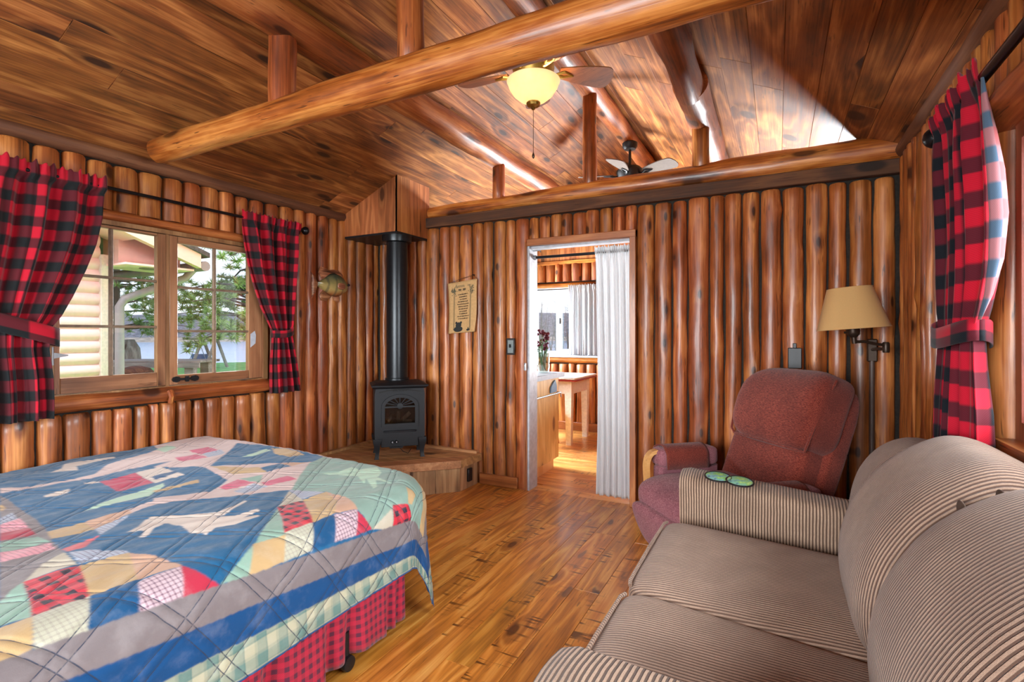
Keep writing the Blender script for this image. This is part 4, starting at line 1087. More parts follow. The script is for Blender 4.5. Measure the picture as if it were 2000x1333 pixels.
mb = MB(); mb.lathe([(.016, -.03), (.018, -.02), (.018, .022), (.014, .03)], (.548, 3.555, 1.225), 14); mb.build('elbow_joint', M['bronze'], lp)
mb = MB(); mb.box(.492, .545, YB - .05, YB - .01, 1.13, 1.27, c=.006); mb.build('wall_plate', M['bronze'], lp)
mb = MB(); mb.tube([(.517, YB - .035, 1.14), (.517, YB - .03, .55)], .015, 10); mb.build('cord_cover', plain('grey_cord_cover', lin(80, 62, 54), .5), lp)

# ================================================================== sofa
so = empty('sofa', (.1, 1.72, 0), 'tan wide-wale corduroy loveseat along the window wall', 'sofa')
Y0, Y1 = 1.05, 2.40                                     # between the arms
mb = MB(); mb.box(-.36, .58, .84, 2.60, .06, .30, c=.02); mb.build('base', M['cord_y'], so)
for x in (-.30, .52):
    for y in (.90, 2.50):
        mb = MB(); mb.box(x - .03, x + .03, y - .03, y + .03, 0, .07); mb.build('foot', M['iron'], so)
ym = 1.685
for a, b in ((Y0, ym), (ym, Y1)):
    mb = MB(); cx, cy = (-.455 + .30) / 2, (a + b) / 2
    def wp(p, hy=(b - a) / 2):
        k = 1 - (p.y / hy) ** 2
        z = p.z + (.012 * k if p.z > 0 else 0)
        if p.x < -.25 and p.z > 0: z -= .5 * (p.x + .25) ** 2 * 2.0
        return (p.x, p.y - .11 * (p.x + .3775) / .755, z)
    mb.pillow((cx, cy, .385), (.3775, (b - a) / 2 + .004, .082), .22, .16, 72, 26, wp)
    s = mb.build('seat_cushion', M['cord_y'], so, sharp=80)
    # welt along the front edge
    mb = MB(); xs = -.452
    mb.tube([(xs + .012, a + .03, .452), (xs + .004, a + .06, .455), (xs + .003, cy, .459), (xs + .004, b - .06, .455), (xs + .012, b - .03, .452)], .0065, 8); mb.build('welt', M['cord_y'], s)
mb = MB(); mb.box(-.43, -.40, Y0, Y1, .08, .31, c=.012); mb.build('front_rail', M['cord_y'], so)
def back_piece(name, prof, a, b, n=22, dome=.16, c=(.47, .62), puff=.0, lean=0.0):
    rings = []
    for j in range(n + 1):
        v = j / n; e = abs(2 * v - 1)
        s = 1 - dome * e ** 5 - (.05 if e > .985 else 0)
        y = a + (b - a) * v
        ring = []
        for x, z in prof:
            k = s
            ring.append((c[0] + (x - c[0]) * k - puff * (1 - e ** 2) * (1 if x < c[0] else 0), y, c[1] + (z - c[1]) * (k if z > c[1] else 1)))
        rings.append(ring)
    us, acc = [], 0.0
    for j in range(n + 1):
        if j: acc += math.dist(rings[j][len(prof) // 2], rings[j - 1][len(prof) // 2])
        us += [(acc, 0.0)] * len(prof)
    mb = MB(); mb.loft(rings, uvs=us)
    o = recalc(mb.build(name, M['cord_u'], so, sharp=80))
    return o
def smooth_prof(pts, n=4):
    out = []
    P_ = [Vector((p[0], p[1])) for p in pts]
    for i in range(len(P_) - 1):
        p0, p1, p2, p3 = P_[max(i - 1, 0)], P_[i], P_[i + 1], P_[min(i + 2, len(P_) - 1)]
        for k in range(n):
            t = k / n
            q = .5 * ((2 * p1) + (-p0 + p2) * t + (2 * p0 - 5 * p1 + 4 * p2 - p3) * t * t + (-p0 + 3 * p1 - 3 * p2 + p3) * t ** 3)
            out.append((q.x, q.y))
    out.append(tuple(P_[-1])); return out
pb = smooth_prof([(.27, .36), (.20, .45), (.180, .56), (.195, .67), (.235, .77), (.30, .865), (.38, .938), (.47, .985), (.55, .975), (.605, .92), (.625, .80), (.625, .62), (.60, .36)], 5)
YS = 1.545
b1 = back_piece('back_cushion', pb, .93, YS, 26)
b2 = back_piece('back_cushion', pb, YS, 2.20, 26, .24)
pw = smooth_prof([(.30, .50), (.255, .56), (.258, .66), (.29, .77), (.355, .86), (.44, .905), (.53, .895), (.60, .83), (.625, .72), (.62, .50)], 5)
back_piece('back_wing', pw, .70, .945, 18, .14, (.47, .62)); back_piece('back_wing', pw, 2.16, 2.52, 18, .14, (.47, .62))
# tufted puckers where the two back cushions meet
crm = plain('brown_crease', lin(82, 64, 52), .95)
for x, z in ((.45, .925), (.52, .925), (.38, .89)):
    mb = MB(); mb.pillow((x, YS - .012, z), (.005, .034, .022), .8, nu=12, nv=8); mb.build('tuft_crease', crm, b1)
def arm(y0, y1, sgn):
    """upholstered arm: flat slightly crowned top, upright wide-wale sides"""
    mb = MB(); rings = []; n = 24
    for i in range(n + 1):
        t = i / n; x = -.405 + t * .90
        top = .640 - .05 * t
        if t < .02: top -= .012
        r = .035; f = 1.0 if t > .015 else .96
        cy = (y0 + y1) / 2; h = (y1 - y0) / 2 * f
        ring = []
        bot = .10
        pr = [(-h, bot), (-h * 1.0, .30), (-h * 1.02, .48), (-h * 1.03, top - r)]
        pr += [(-h * 1.03 + r * (1 - math.cos(a)), top - r + r * math.sin(a)) for a in (PI / 6, PI / 3, PI / 2)]
        pr += [(-h * .4, top + .008), (0, top + .012), (h * .4, top + .008)]
        pr += [(h * 1.03 - r * (1 - math.cos(a)), top - r + r * math.sin(a)) for a in (PI / 2, PI / 3, PI / 6)]
        pr += [(h * 1.03, top - r), (h * 1.02, .48), (h, .30), (h, bot)]
        fl = .012 * math.sin(t * 5)
        for a, z in pr: ring.append((x - (.02 * (1 - t) * max(0, (z - .25)) if t < .1 else 0), cy + a + fl * (z - .1) * .3 + (.10 - .14 * t if sgn > 0 else .0), z))
        rings.append(ring)
    mb.loft(rings)
    return recalc(mb.build('arm', M['cord_x'], so, sharp=60))
arm(.79, Y0, -1); arm(2.405, 2.60, 1)
# coasters on the far arm
def coaster(x, y, z, rot, label, cols, tilt=0.0):
    t = NT('printed_coaster')
    n = t.n('ShaderNodeTexNoise', t.coords('Object'), None, 38.0, 3.0, .6).outputs[0]
    c = t.ramp(n, [(.3, cols[0]), (.45, cols[1]), (.55, cols[2]), (.68, cols[3])])
    t.bsdf(c, .35, coat=.3)
    Mx = Matrix.Translation((x, y, z)) @ Matrix.Rotation(math.radians(7), 4, 'X') @ Matrix.Rotation(tilt, 4, 'Y')
    e = empty('coaster', (x, y, z), label, 'coaster', 'coasters on the sofa arm')
    mb = MB(); mb.lathe([(.054, 0), (.056, .001), (.056, .004), (.052, .0052), (.001, .0053)], (0, 0, 0), 32, Mx); mb.build('picture', t.m, e)
    mb = MB(); mb.tube([Mx @ Vector((.055 * math.cos(2 * PI * k / 32), .055 * math.sin(2 * PI * k / 32), .0035)) for k in range(33)], .0042, 6); mb.build('rim', M['black'], e)
    return e
cl = [lin(36, 58, 84), lin(124, 178, 190), lin(120, 186, 96), lin(176, 216, 132)]
coaster(-.235, 2.455, .659, .3, 'blue and green round coaster on the tan sofa arm, the one nearer the arm front', cl, .05)
coaster(-.145, 2.440, .654, 1.2, 'green round coaster on the tan sofa arm, tucked behind the other coaster', [lin(52, 92, 100), lin(130, 190, 180), lin(136, 196, 110), lin(190, 220, 140)], .05)

# ================================================================== recliner
ang = math.radians(180 + 41.0)
rc = empty('recliner', (-.262, 3.125, 0), 'burgundy tweed recliner with bentwood arms in the corner behind the sofa', 'armchair', rz=ang)
bk = Matrix.Translation((-.20, 0, .36)) @ Matrix.Rotation(math.radians(-21), 4, 'Y')
mb = MB(); mb.box(-.28, .25, -.27, .27, .045, .20, c=.02); mb.build('base', M['iron'], rc, local=True)
mb = MB()
def ws(p): return (p.x, p.y, p.z + (.018 * (1 - (p.y / .3) ** 2) if p.z > 0 else 0) - (.25 * max(0, p.x - .12) ** 2 * 4 if p.z > 0 else 0))
mb.pillow((.085, 0, .368), (.335, .31, .090), .38, .3, 48, 22, ws); mb.build('seat_cushion', M['tweed2'], rc, local=True, sharp=80)
mb = MB()
def wf(p): return (p.x + .05 * (p.z / .14) * (1 if p.z > 0 else 1.0), p.y * (1 - .10 * max(0, -p.z / .14)), p.z)
mb.pillow((.335, 0, .185), (.085, .30, .145), .5, .3, 48, 22, wf); mb.build('footrest', M['tweed2'], rc, local=True, sharp=80)
mb = MB(); mb.pillow((0, .03, .19), (.09, .29, .235), .4, .3, 48, 24, None, bk); mb.build('lower_back', M['tweed'], rc, local=True, sharp=80)
mb = MB()
def wh(p): return (p.x + .02 * math.sin((p.z / .25 + 1) * 1.6) - (.09 * max(0, p.z / .25 - .1) ** 2), p.y * (1 - .08 * max(0, p.z / .25) ** 2), p.z)
mb.pillow((.02, .06, .545), (.125, .315, .24), .5, .34, 56, 28, wh, bk); hr = mb.build('headrest_cushion', M['tweed'], rc, local=True, sharp=80)
mb = MB(); pts = []
for k in range(25):
    a = -1 + 2 * k / 24
    pts.append(bk @ Vector((.095 + .0 * a, a * .30, .345 - .0 * a)))
bk2 = bk @ Matrix.Translation((.0, .06, -.015)) @ Matrix.Scale(.94, 4, (0, 1, 0))
mb.tube([bk2 @ Vector(q) for q in ((.06, -.31, .74), (.105, -.325, .60), (.12, -.325, .45), (.115, -.31, .36))] + [bk2 @ Vector((.10 + .015 * (1 - (k / 12 - 1) ** 2), -.29 + .58 * k / 24, .335)) for k in range(25)] + [bk2 @ Vector(q) for q in ((.115, .31, .36), (.12, .325, .45), (.105, .325, .60), (.06, .31, .74))], .007, 8)
mb.build('welt', M['tweed'], hr, local=True)
mb = MB(); mb.pillow((-.10, .06, .36), (.07, .29, .38), .35, .3, 40, 20, None, bk); mb.build('back_shell', M['tweed'], rc, local=True, sharp=80)
for s in (-1, 1):
    y = s * .375 if s < 0 else .345
    xo, zo = (0.0, 0.0) if s < 0 else (-.08, -.055)
    mb = MB(); mb.pillow((.02 + xo, y, .530 + zo), (.21, .075, .062), .4, .4, 40, 18); a_ = mb.build('arm_pad', M['tweed2'], rc, local=True, sharp=80)
    mb = MB()
    mb.grid(lambda u, v: (-.10 + xo + .29 * u + .006 * math.sin(v * 9), y + .083 * math.cos(PI * v) , .527 + zo + .074 * math.sin(PI * v) ** .55 - (.06 if v in (0, 1) else 0)), 14, 14)
    solid(mb.build('arm_cover', M['tweed'], a_, local=True), .008)
    mb = MB(); mb.box(-.20 + xo, .22 + xo, y - .05, y + .05, .22, .485, c=.02); mb.build('arm_panel', M['tweed2'], a_, local=True)
    mb = MB(); pts = [(q + xo, y, z + zo * (z > .45)) for q, z in ((.20, .02), (.25, .10), (.27, .25), (.285, .42), (.285, .50), (.265, .545), (.225, .565), (.1, .565))]
    P_ = smooth_prof([(p[0], p[2]) for p in pts], 5)
    rings = [[(x + dx, y + dyy, z) for dx, dyy in ((-.0, -.024), (.0, .024))] for x, z in P_]
    full = []
    for i, (x, z) in enumerate(P_):
        x2, z2 = P_[min(i + 1, len(P_) - 1)]; x1, z1 = P_[max(i - 1, 0)]
        d = Vector((x2 - x1, z2 - z1)).normalized(); n = Vector((-d.y, d.x)) * .012
        full.append([(x - n.x, y - .024, z - n.y), (x - n.x, y + .024, z - n.y), (x + n.x, y + .024, z + n.y), (x + n.x, y - .024, z + n.y)])
    mb.loft(full); recalc(mb.build('bentwood_arm', M['bent'], rc, local=True))

# ================================================================== bed and quilt
XN, YF, ZT, RR, RC, AH, BH = -1.53, 2.04, .63, .13, .20, .414, .42
def skew(s): return .07 * np.maximum(0.0, np.minimum(s, -1.35) + 2.8)
def drape(s, t):
    s0 = s; t = t + skew(s)
    qx = np.maximum(s - (XN - RC), 0.0); qy = np.maximum(t - (YF - RC), 0.0)
    hyp = (qx ** 2.4 + qy ** 2.4) ** (1 / 2.4)
    rho = np.maximum(hyp - RC, 0.0)
    th = np.arctan2(qy, np.maximum(qx, 1e-9)); th = np.where(hyp < 1e-6, 0.0, th)
    k = np.clip(th / (np.pi / 2), 0, 1)
    kk = np.where(k < .5, k * .5, .25 + .75 * np.maximum((k - .5) / .5, 0) ** .85)
    m = np.clip(rho / .22, 0, 1); m = m * m * (3 - 2 * m)
    t2 = (k + (kk - k) * m) * np.pi / 2
    arc = RR * np.pi / 2
    q = np.minimum(rho, arc) / RR
    h = np.where(rho < arc, RR * np.sin(q), RR + .05 * (rho - arc))
    v = np.where(rho < arc, RR * (1 - np.cos(q)), RR + (rho - arc))
    d = np.maximum(rho - .10, 0)
    g = lambda c, w: np.exp(-((k - c) / w) ** 2)
    f = g(.5, .15) * .05 - g(.70, .10) * .06 + g(.9, .12) * .15 - g(.28, .1) * .03
    side = (qx < 1e-6) * np.sin(s * 9) * .04 + (qy < 1e-6) * np.sin(t * 7) * .015
    h = h + f * d * ((qx > 0) & (qy > 0)) + side * d
    inn = rho <= 0
    x = np.where(inn, s, np.minimum(s, XN - RC) + np.cos(t2) * (RC * (qx > 0) + h) * (qx > 0))
    y = np.where(inn, t, np.minimum(t, YF - RC) + np.sin(t2) * (RC * (qy > 0) + h) * (qy > 0))
    z = ZT - v + .010 * np.sin(s * 5 + 1) * np.sin(t * 4.2 + .5) * (1 - np.clip(rho / arc, 0, 1))
    far = np.maximum(-3.30 - s, 0); z = z - far * far * 2.2
    return x, y - skew(s0), z

QP=[
('palepink',[(-2.88,0.986),(-2.874,1.244),(-3.054,1.382),(-3.204,1.694),(-3.066,2.06),(-2.682,1.874),(-2.52,1.574),(-2.844,1.598),(-2.838,1.46),(-2.82,1.22),(-2.844,0.956),(-2.856,0.908),(-2.934,0.932)]),
('palepink',[(-3.33,1.742),(-3.258,2.048),(-2.97,2.012),(-2.502,1.568),(-2.79,1.46),(-2.85,1.598)]),
('palepink',[(-2.712,1.592),(-2.502,1.568),(-2.25,1.772),(-2.148,1.916),(-2.196,2.012),(-2.142,1.862),(-1.986,1.664),(-1.878,1.538),(-1.944,1.406),(-2.184,1.142),(-2.25,1.178),(-2.142,1.346),(-2.226,1.478)]),
('palepink',[(-2.214,0.926),(-2.202,1.064),(-2.22,1.16),(-2.082,1.4),(-2.022,1.358),(-2.118,1.25),(-2.16,1.142),(-2.142,1.046),(-2.082,0.902)]),
('blue',[(-2.934,2.006),(-2.712,2.054),(-2.208,2.018),(-2.136,1.91),(-2.25,1.772),(-2.502,1.568)]),
('tan',[(-2.22,0.8),(-2.214,0.926),(-2.076,0.908),(-2.112,0.788)]),
('peach',[(-2.214,0.926),(-2.202,1.064),(-2.142,1.046),(-2.082,0.902)]),
('red2',[(-1.962,0.764),(-1.986,0.878),(-1.902,0.8),(-1.908,0.758)]),
('bluecheck',[(-2.082,0.902),(-2.124,1.028),(-2.058,0.968),(-1.986,0.878)]),
('rose',[(-3.048,1.784),(-3.036,1.892),(-2.88,1.862),(-2.892,1.76)]),
('rose',[(-2.928,1.64),(-2.922,1.754),(-2.748,1.712),(-2.79,1.592)]),
('rose',[(-2.172,1.4),(-2.196,1.508),(-2.082,1.514),(-2.1,1.388)]),
('rose',[(-2.058,1.526),(-2.046,1.652),(-1.98,1.652),(-1.998,1.514)]),
('bluecheck',[(-2.058,1.394),(-2.076,1.502),(-1.992,1.508),(-1.986,1.394)]),
('bluecheck',[(-2.898,1.772),(-2.886,1.874),(-2.754,1.814),(-2.748,1.712)]),
('blue',[(-2.256,1.658),(-2.25,1.772),(-2.16,1.766),(-2.172,1.64)]),
('sage',[(-2.202,1.514),(-2.148,1.598),(-2.064,1.52)]),
('tan',[(-2.502,1.568),(-2.274,1.67),(-2.172,1.64),(-2.28,1.544)]),
('peach',[(-2.256,1.778),(-2.16,1.892),(-2.16,1.766)]),
('grey',[(-2.82,0.896),(-2.742,0.896),(-2.412,0.86),(-2.262,0.836),(-2.088,0.788),(-1.914,0.752),(-1.866,0.716),(-1.776,0.614),(-1.692,0.536)]),
('tan',[(-2.616,0.83),(-2.646,0.86),(-2.694,0.86),(-2.694,0.854)]),
('bluecheck',[(-2.52,0.8),(-2.562,0.848),(-2.46,0.83),(-2.442,0.776)]),
('pinkcheck',[(-2.442,0.776),(-2.466,0.836),(-2.328,0.812),(-2.328,0.74)]),
('red',[(-2.328,0.74),(-2.328,0.812),(-2.214,0.794),(-2.238,0.71)]),
('sage',[(-2.22,0.704),(-2.184,0.788),(-2.088,0.782),(-2.106,0.668)]),
('pinkcheck',[(-2.106,0.668),(-2.07,0.776),(-1.986,0.758),(-2.01,0.638)]),
('cream',[(-1.8,0.626),(-1.872,0.686),(-1.914,0.752),(-1.776,0.728),(-1.788,0.614)]),
('sage',[(-1.692,0.518),(-1.722,0.548),(-1.764,0.584),(-1.788,0.614),(-1.644,0.578),(-1.566,0.554),(-1.59,0.488)]),
('redcheck',[(-1.788,0.614),(-1.764,0.728),(-1.668,0.704),(-1.554,0.662),(-1.566,0.554),(-1.662,0.584)]),
('bluecheck',[(-1.902,0.758),(-1.842,0.806),(-1.758,0.842),(-1.734,0.842),(-1.776,0.734)]),
('tan',[(-1.764,0.728),(-1.74,0.842),(-1.536,0.764),(-1.554,0.662)]),
('peach',[(-1.74,0.842),(-1.656,0.866),(-1.578,0.866),(-1.512,0.866),(-1.536,0.764)]),
('pinkgingham',[(-1.524,0.758),(-1.512,0.866),(-1.41,0.824),(-1.422,0.716)]),
('red',[(-1.518,0.866),(-1.458,0.89),(-1.41,0.92),(-1.41,0.818)]),
('tan',[(-1.572,0.482),(-1.566,0.554),(-1.44,0.512),(-1.434,0.44)]),
('creamcheck',[(-1.566,0.554),(-1.554,0.662),(-1.428,0.608),(-1.434,0.512)]),
('blue2',[(-1.554,0.662),(-1.536,0.764),(-1.422,0.716),(-1.428,0.608)]),
('sage',[(-1.41,0.926),(-1.5,1.094),(-1.704,1.334),(-1.59,1.262),(-1.482,1.19),(-1.392,1.13),(-1.398,1.01)]),
('redcheck',[(-1.716,1.34),(-1.716,1.46),(-1.572,1.37),(-1.482,1.304),(-1.488,1.19),(-1.59,1.262)]),
('cream',[(-1.716,1.346),(-1.872,1.52),(-1.746,1.478),(-1.716,1.46)]),
('bluecheck',[(-1.878,1.526),(-1.842,1.58),(-1.776,1.592),(-1.722,1.574),(-1.734,1.472)]),
('tan',[(-1.722,1.466),(-1.722,1.586),(-1.566,1.508),(-1.482,1.412),(-1.482,1.304)]),
('peach',[(-1.722,1.586),(-1.596,1.568),(-1.458,1.502),(-1.482,1.406),(-1.572,1.508)]),
('creamcheck',[(-1.488,1.19),(-1.482,1.304),(-1.386,1.238),(-1.392,1.13)]),
('blue2',[(-1.482,1.304),(-1.476,1.4),(-1.38,1.334),(-1.386,1.238)]),
('pinkgingham',[(-1.476,1.4),(-1.458,1.502),(-1.368,1.442),(-1.38,1.334)]),
('red',[(-1.452,1.496),(-1.404,1.508),(-1.362,1.526),(-1.368,1.436)]),
('tan',[(-1.494,1.076),(-1.476,1.184),(-1.392,1.13),(-1.398,1.01)]),
('sagepanel',[(-2.142,1.862),(-2.196,2.012),(-1.944,2.006),(-1.668,1.934),(-1.47,1.826),(-1.392,1.766),(-1.398,1.676),(-1.362,1.526),(-1.404,1.508),(-1.458,1.502),(-1.596,1.568),(-1.722,1.586),(-1.878,1.538),(-1.986,1.664)]),
('cream',[(-1.362,1.526),(-1.404,1.664),(-1.326,1.634)]),
('redcheck',[(-1.416,1.676),(-1.392,1.766),(-1.284,1.784),(-1.326,1.634)]),
('tan',[(-1.47,1.826),(-1.428,1.88),(-1.386,1.808),(-1.392,1.772)]),
('mint',[(-1.974,1.772),(-1.902,1.832),(-1.902,1.916),(-1.842,1.904),(-1.794,1.982),(-1.704,1.916),(-1.668,1.844),(-1.542,1.802),(-1.644,1.808),(-1.566,1.73),(-1.56,1.7),(-1.704,1.808),(-1.65,1.742),(-1.764,1.814),(-1.848,1.79)]),
('white',[(-1.986,1.04),(-1.968,1.088),(-1.914,1.13),(-1.842,1.19),(-1.89,1.328),(-1.872,1.322),(-1.794,1.178),(-1.8,1.148),(-1.746,1.184),(-1.752,1.28),(-1.722,1.268),(-1.704,1.19),(-1.686,1.238),(-1.668,1.226),(-1.668,1.13),(-1.698,1.082),(-1.668,1.034),(-1.74,1.022),(-1.812,1.04),(-1.89,1.034),(-1.914,1.016),(-1.884,0.968),(-1.914,0.974),(-1.95,1.016),(-1.998,1.016)]),
('white',[(-1.926,0.926),(-1.95,0.974),(-1.998,1.016),(-2.022,1.058),(-1.98,1.064),(-1.95,1.088),(-1.89,1.016),(-1.884,0.986),(-1.824,0.932),(-1.842,0.92),(-1.89,0.962),(-1.908,0.944)]),
('barn',[(-2.718,1.196),(-2.736,1.352),(-2.502,1.31),(-2.508,1.172)]),
('white',[(-2.736,1.352),(-2.766,1.478),(-2.604,1.454),(-2.484,1.436),(-2.49,1.31)]),
('blue2',[(-2.616,1.358),(-2.61,1.466),(-2.562,1.448),(-2.55,1.34)]),
('white',[(-2.754,1.154),(-2.736,1.196),(-2.7,1.19),(-2.73,1.148)]),
('white',[(-2.688,0.986),(-2.706,1.04),(-2.706,1.082),(-2.664,1.064),(-2.646,1.022),(-2.658,0.986)]),
('mint',[(-2.358,0.98),(-2.406,1.076),(-2.418,1.142),(-2.448,1.322),(-2.406,1.304),(-2.316,1.196),(-2.34,1.106),(-2.352,1.052)]),
('tan',[(-2.382,1.232),(-2.346,1.418),(-2.304,1.394),(-2.334,1.232)]),
('white',[(-3.072,1.148),(-3.132,1.22),(-3.228,1.268),(-3.222,1.49),(-3.186,1.472),(-3.132,1.28),(-3.042,1.25),(-3.072,1.19)]),
('tan',[(-2.616,2.006),(-2.562,2.036),(-2.418,2.018),(-2.31,1.976),(-2.34,1.898),(-2.454,1.904)]),
('mint',[(-2.568,1.772),(-2.646,1.988),(-2.574,1.97),(-2.532,1.814)]),
('mint',[(-3.21,1.688),(-3.276,1.79),(-3.174,1.784),(-3.12,1.694)]),
]

QC = dict(blue=lin(18, 84, 124), blue2=lin(10, 70, 112), navy=lin(6, 66, 116), grey=lin(116, 107, 108), sage=lin(128, 158, 142), sagepanel=lin(126, 152, 140), tan=lin(180, 150, 106),
          peach=lin(188, 148, 122), cream=lin(180, 171, 152), creamcheck=lin(174, 172, 152), palepink=lin(196, 172, 166), rose=lin(190, 86, 110), red=lin(172, 42, 64), red2=lin(196, 84, 88),
          redcheck=lin(194, 40, 56), bluecheck=lin(168, 178, 194), pinkcheck=lin(222, 150, 160), pinkgingham=lin(190, 166, 172), mint=lin(164, 192, 168), white=lin(202, 188, 176), barn=lin(176, 40, 74), green=lin(176, 174, 148))
PAT = dict(redcheck=(1, 0, 0), pinkgingham=(0, 1, 0), pinkcheck=(0, .6, 0), bluecheck=(0, .8, 0), creamcheck=(0, .35, 0), green=(0, 0, 1))
def inside(px, py, poly):
    c = np.zeros(px.shape, bool); n = len(poly)
    for i in range(n):
        x1, y1 = poly[i]; x2, y2 = poly[(i + 1) % n]
        if y1 == y2: continue
        c ^= ((y1 > py) != (y2 > py)) & (px < (x2 - x1) * (py - y1) / (y2 - y1) + x1)
    return c
def axis(stops):
    out = [stops[0][0]]
    for (a, st), (b, _) in zip(stops, stops[1:]):
        n = max(1, int((b - a) / st)); out += [a + (b - a) * (i + 1) / n for i in range(n)]
    return np.array(out)
sa = axis([(-3.47, .007), (-2.5, .0045), (-1.9, .0030), (XN + AH, 0)])
ta = axis([(-1.2, .05), (.1, .0042), (YF + BH, 0)])
S, T = np.meshgrid(sa, ta, indexing='ij')
QX, QY, QZ = drape(S, T)
# colours
es = (XN + AH) - S; ef = (YF + BH) - T - skew(S)
lo_s = .105 - .06 * (T - 1.0); mid_s = .195 - .10 * (T - 1.0); hi_s = .285 - .10 * (T - 1.0)
lo_s = np.clip(lo_s, .05, .15); mid_s = np.clip(mid_s, .125, .26); hi_s = np.clip(hi_s, .185, .36)
band = np.minimum(np.where(es < lo_s, 0, np.where(es < mid_s, 1, np.where(es < hi_s, 2, 3))), np.where(ef < .11, 0, np.where(ef < .20, 1, np.where(ef < .28, 2, 3))))
rgb = np.empty(S.shape + (4,)); rgb[:] = QC['blue']; pat = np.zeros(S.shape + (4,)); pat[..., 3] = 1
rgb[(S > -2.10) & (T > 1.60)] = QC['sagepanel']; rgb[(S < -2.10) & (T > 1.84)] = QC['palepink']; rgb[(S > -1.66) & (T + skew(S) > 2.09)] = QC['tan']
for c, poly in QP:
    a = np.array(poly); b0, b1 = a.min(0), a.max(0)
    i0, i1 = np.searchsorted(sa, [b0[0], b1[0]]); j0, j1 = np.searchsorted(ta, [b0[1], b1[1]])
    i1 += 1; j1 += 1
    sub = inside(S[i0:i1, j0:j1], T[i0:i1, j0:j1], poly)
    rgb[i0:i1, j0:j1][sub] = QC[c]; pat[i0:i1, j0:j1, :3][sub] = PAT.get(c, (0, 0, 0))
for bnd, c in ((0, 'green'), (1, 'navy'), (2, 'grey')):
    mk = band == bnd; rgb[mk] = QC[c]; pat[mk, :3] = PAT.get(c, (0, 0, 0))
mk = np.minimum(es, ef) < .009; rgb[mk] = QC['navy']; pat[mk, :3] = 0
def soft(a):
    b = a.copy(); b[1:-1, 1:-1] = (2 * a[1:-1, 1:-1] + a[:-2, 1:-1] + a[2:, 1:-1] + a[1:-1, :-2] + a[1:-1, 2:]) / 6
    return b
rgb, pat = soft(rgb), soft(pat)
# quilted puffiness along the surface normal
dXs = np.stack([np.gradient(a, axis=0) for a in (QX, QY, QZ)], -1); dXt = np.stack([np.gradient(a, axis=1) for a in (QX, QY, QZ)], -1)
nrm = np.cross(dXs, dXt); nrm /= np.maximum(np.linalg.norm(nrm, axis=-1, keepdims=True), 1e-9)
qu, qv = (S * .83 + T * .56), (S * .56 - T * .83)
def seam(u, p):
    f = np.abs(((u / p) % 1.0) - .5) * p
    return f
def dip(u, p, gap, w): 
    f = (u / p) % 1.0 * p
    return np.exp(-((f - .5 * p + gap / 2) / w) ** 2) + np.exp(-((f - .5 * p - gap / 2) / w) ** 2)
dd = np.maximum(dip(qu, .19, .03, .006), dip(qv, .19, .03, .006))
wr = np.sin(S * 61 + 3 * np.sin(T * 9)) * np.sin(T * 23 + 2 * np.sin(S * 13))
hgt = .0026 * (1 - dd) + .0018 * wr + .004 * np.sin(T * 11 + S * 5) * np.sin(S * 8)
QX, QY, QZ = QX + nrm[..., 0] * hgt, QY + nrm[..., 1] * hgt, QZ + nrm[..., 2] * hgt
ns, nt_ = S.shape
co_ = np.stack([QX, QY, QZ], -1).reshape(-1, 3)
ii, jj = np.meshgrid(np.arange(ns - 1), np.arange(nt_ - 1), indexing='ij')
v0 = (ii * nt_ + jj).ravel(); quads = np.stack([v0, v0 + nt_, v0 + nt_ + 1, v0 + 1], -1).astype(np.int32)
qm = bpy.data.meshes.new('quilt')
qm.vertices.add(len(co_)); qm.vertices.foreach_set('co', co_.ravel().astype(np.float32))
qm.loops.add(quads.size); qm.loops.foreach_set('vertex_index', quads.ravel())
qm.polygons.add(len(quads)); qm.polygons.foreach_set('loop_start', np.arange(0, quads.size, 4, dtype=np.int32)); qm.polygons.foreach_set('loop_total', np.full(len(quads), 4, np.int32))
qm.polygons.foreach_set('use_smooth', np.ones(len(quads), bool))
ul = qm.uv_layers.new(name='UVMap'); st2 = np.stack([S, T], -1).reshape(-1, 2)[quads.ravel()]; ul.data.foreach_set('uv', st2.ravel().astype(np.float32))
for nm_, arr in (('patch_colour', rgb), ('patch_print', pat)):
    at_ = qm.color_attributes.new(nm_, 'FLOAT_COLOR', 'POINT'); at_.data.foreach_set('color', arr.reshape(-1).astype(np.float32))
qm.update(); qm.validate()
qt = NT('patchwork_quilt_cotton')
ca = qt.n('ShaderNodeAttribute', attribute_name='patch_colour').outputs['Color']
pp = qt.n('ShaderNodeSeparateColor', qt.n('ShaderNodeAttribute', attribute_name='patch_print').outputs['Color'])
uvn = qt.coords('UV'); us = qt.n('ShaderNodeSeparateXYZ', uvn)
def stripe(o, per, duty=.5, soft=.06):
    fr = qt.math('FRACT', qt.math('DIVIDE', us.outputs[o], per))
    return qt.math('MULTIPLY', qt.range(fr, duty - soft, duty + soft), qt.range(fr, 1.0, 1.0 - soft))
big = qt.math('MULTIPLY', qt.math('ADD', stripe(0, .047), stripe(1, .047)), .5)
col = qt.mix(qt.math('MULTIPLY', pp.outputs[0], qt.math('POWER', big, 1.6)), ca, lin(46, 30, 44))
sm = qt.math('MULTIPLY', qt.math('ADD', stripe(0, .0135, .62, .08), stripe(1, .0135, .62, .08)), .5)
col = qt.mix(qt.math('MULTIPLY', pp.outputs[1], sm), col, qt.mix(.5, qt.mix(.55, ca, lin(120, 40, 60)), lin(70, 66, 90)))
pl1 = qt.math('MULTIPLY', qt.math('ADD', stripe(0, .075), stripe(1, .075)), .5)
pl2 = qt.math('ADD', stripe(0, .0375, .8), stripe(1, .0375, .8))
col = qt.mix(qt.math('MULTIPLY', pp.outputs[2], qt.math('MULTIPLY', pl1, .95)), col, lin(92, 126, 120))
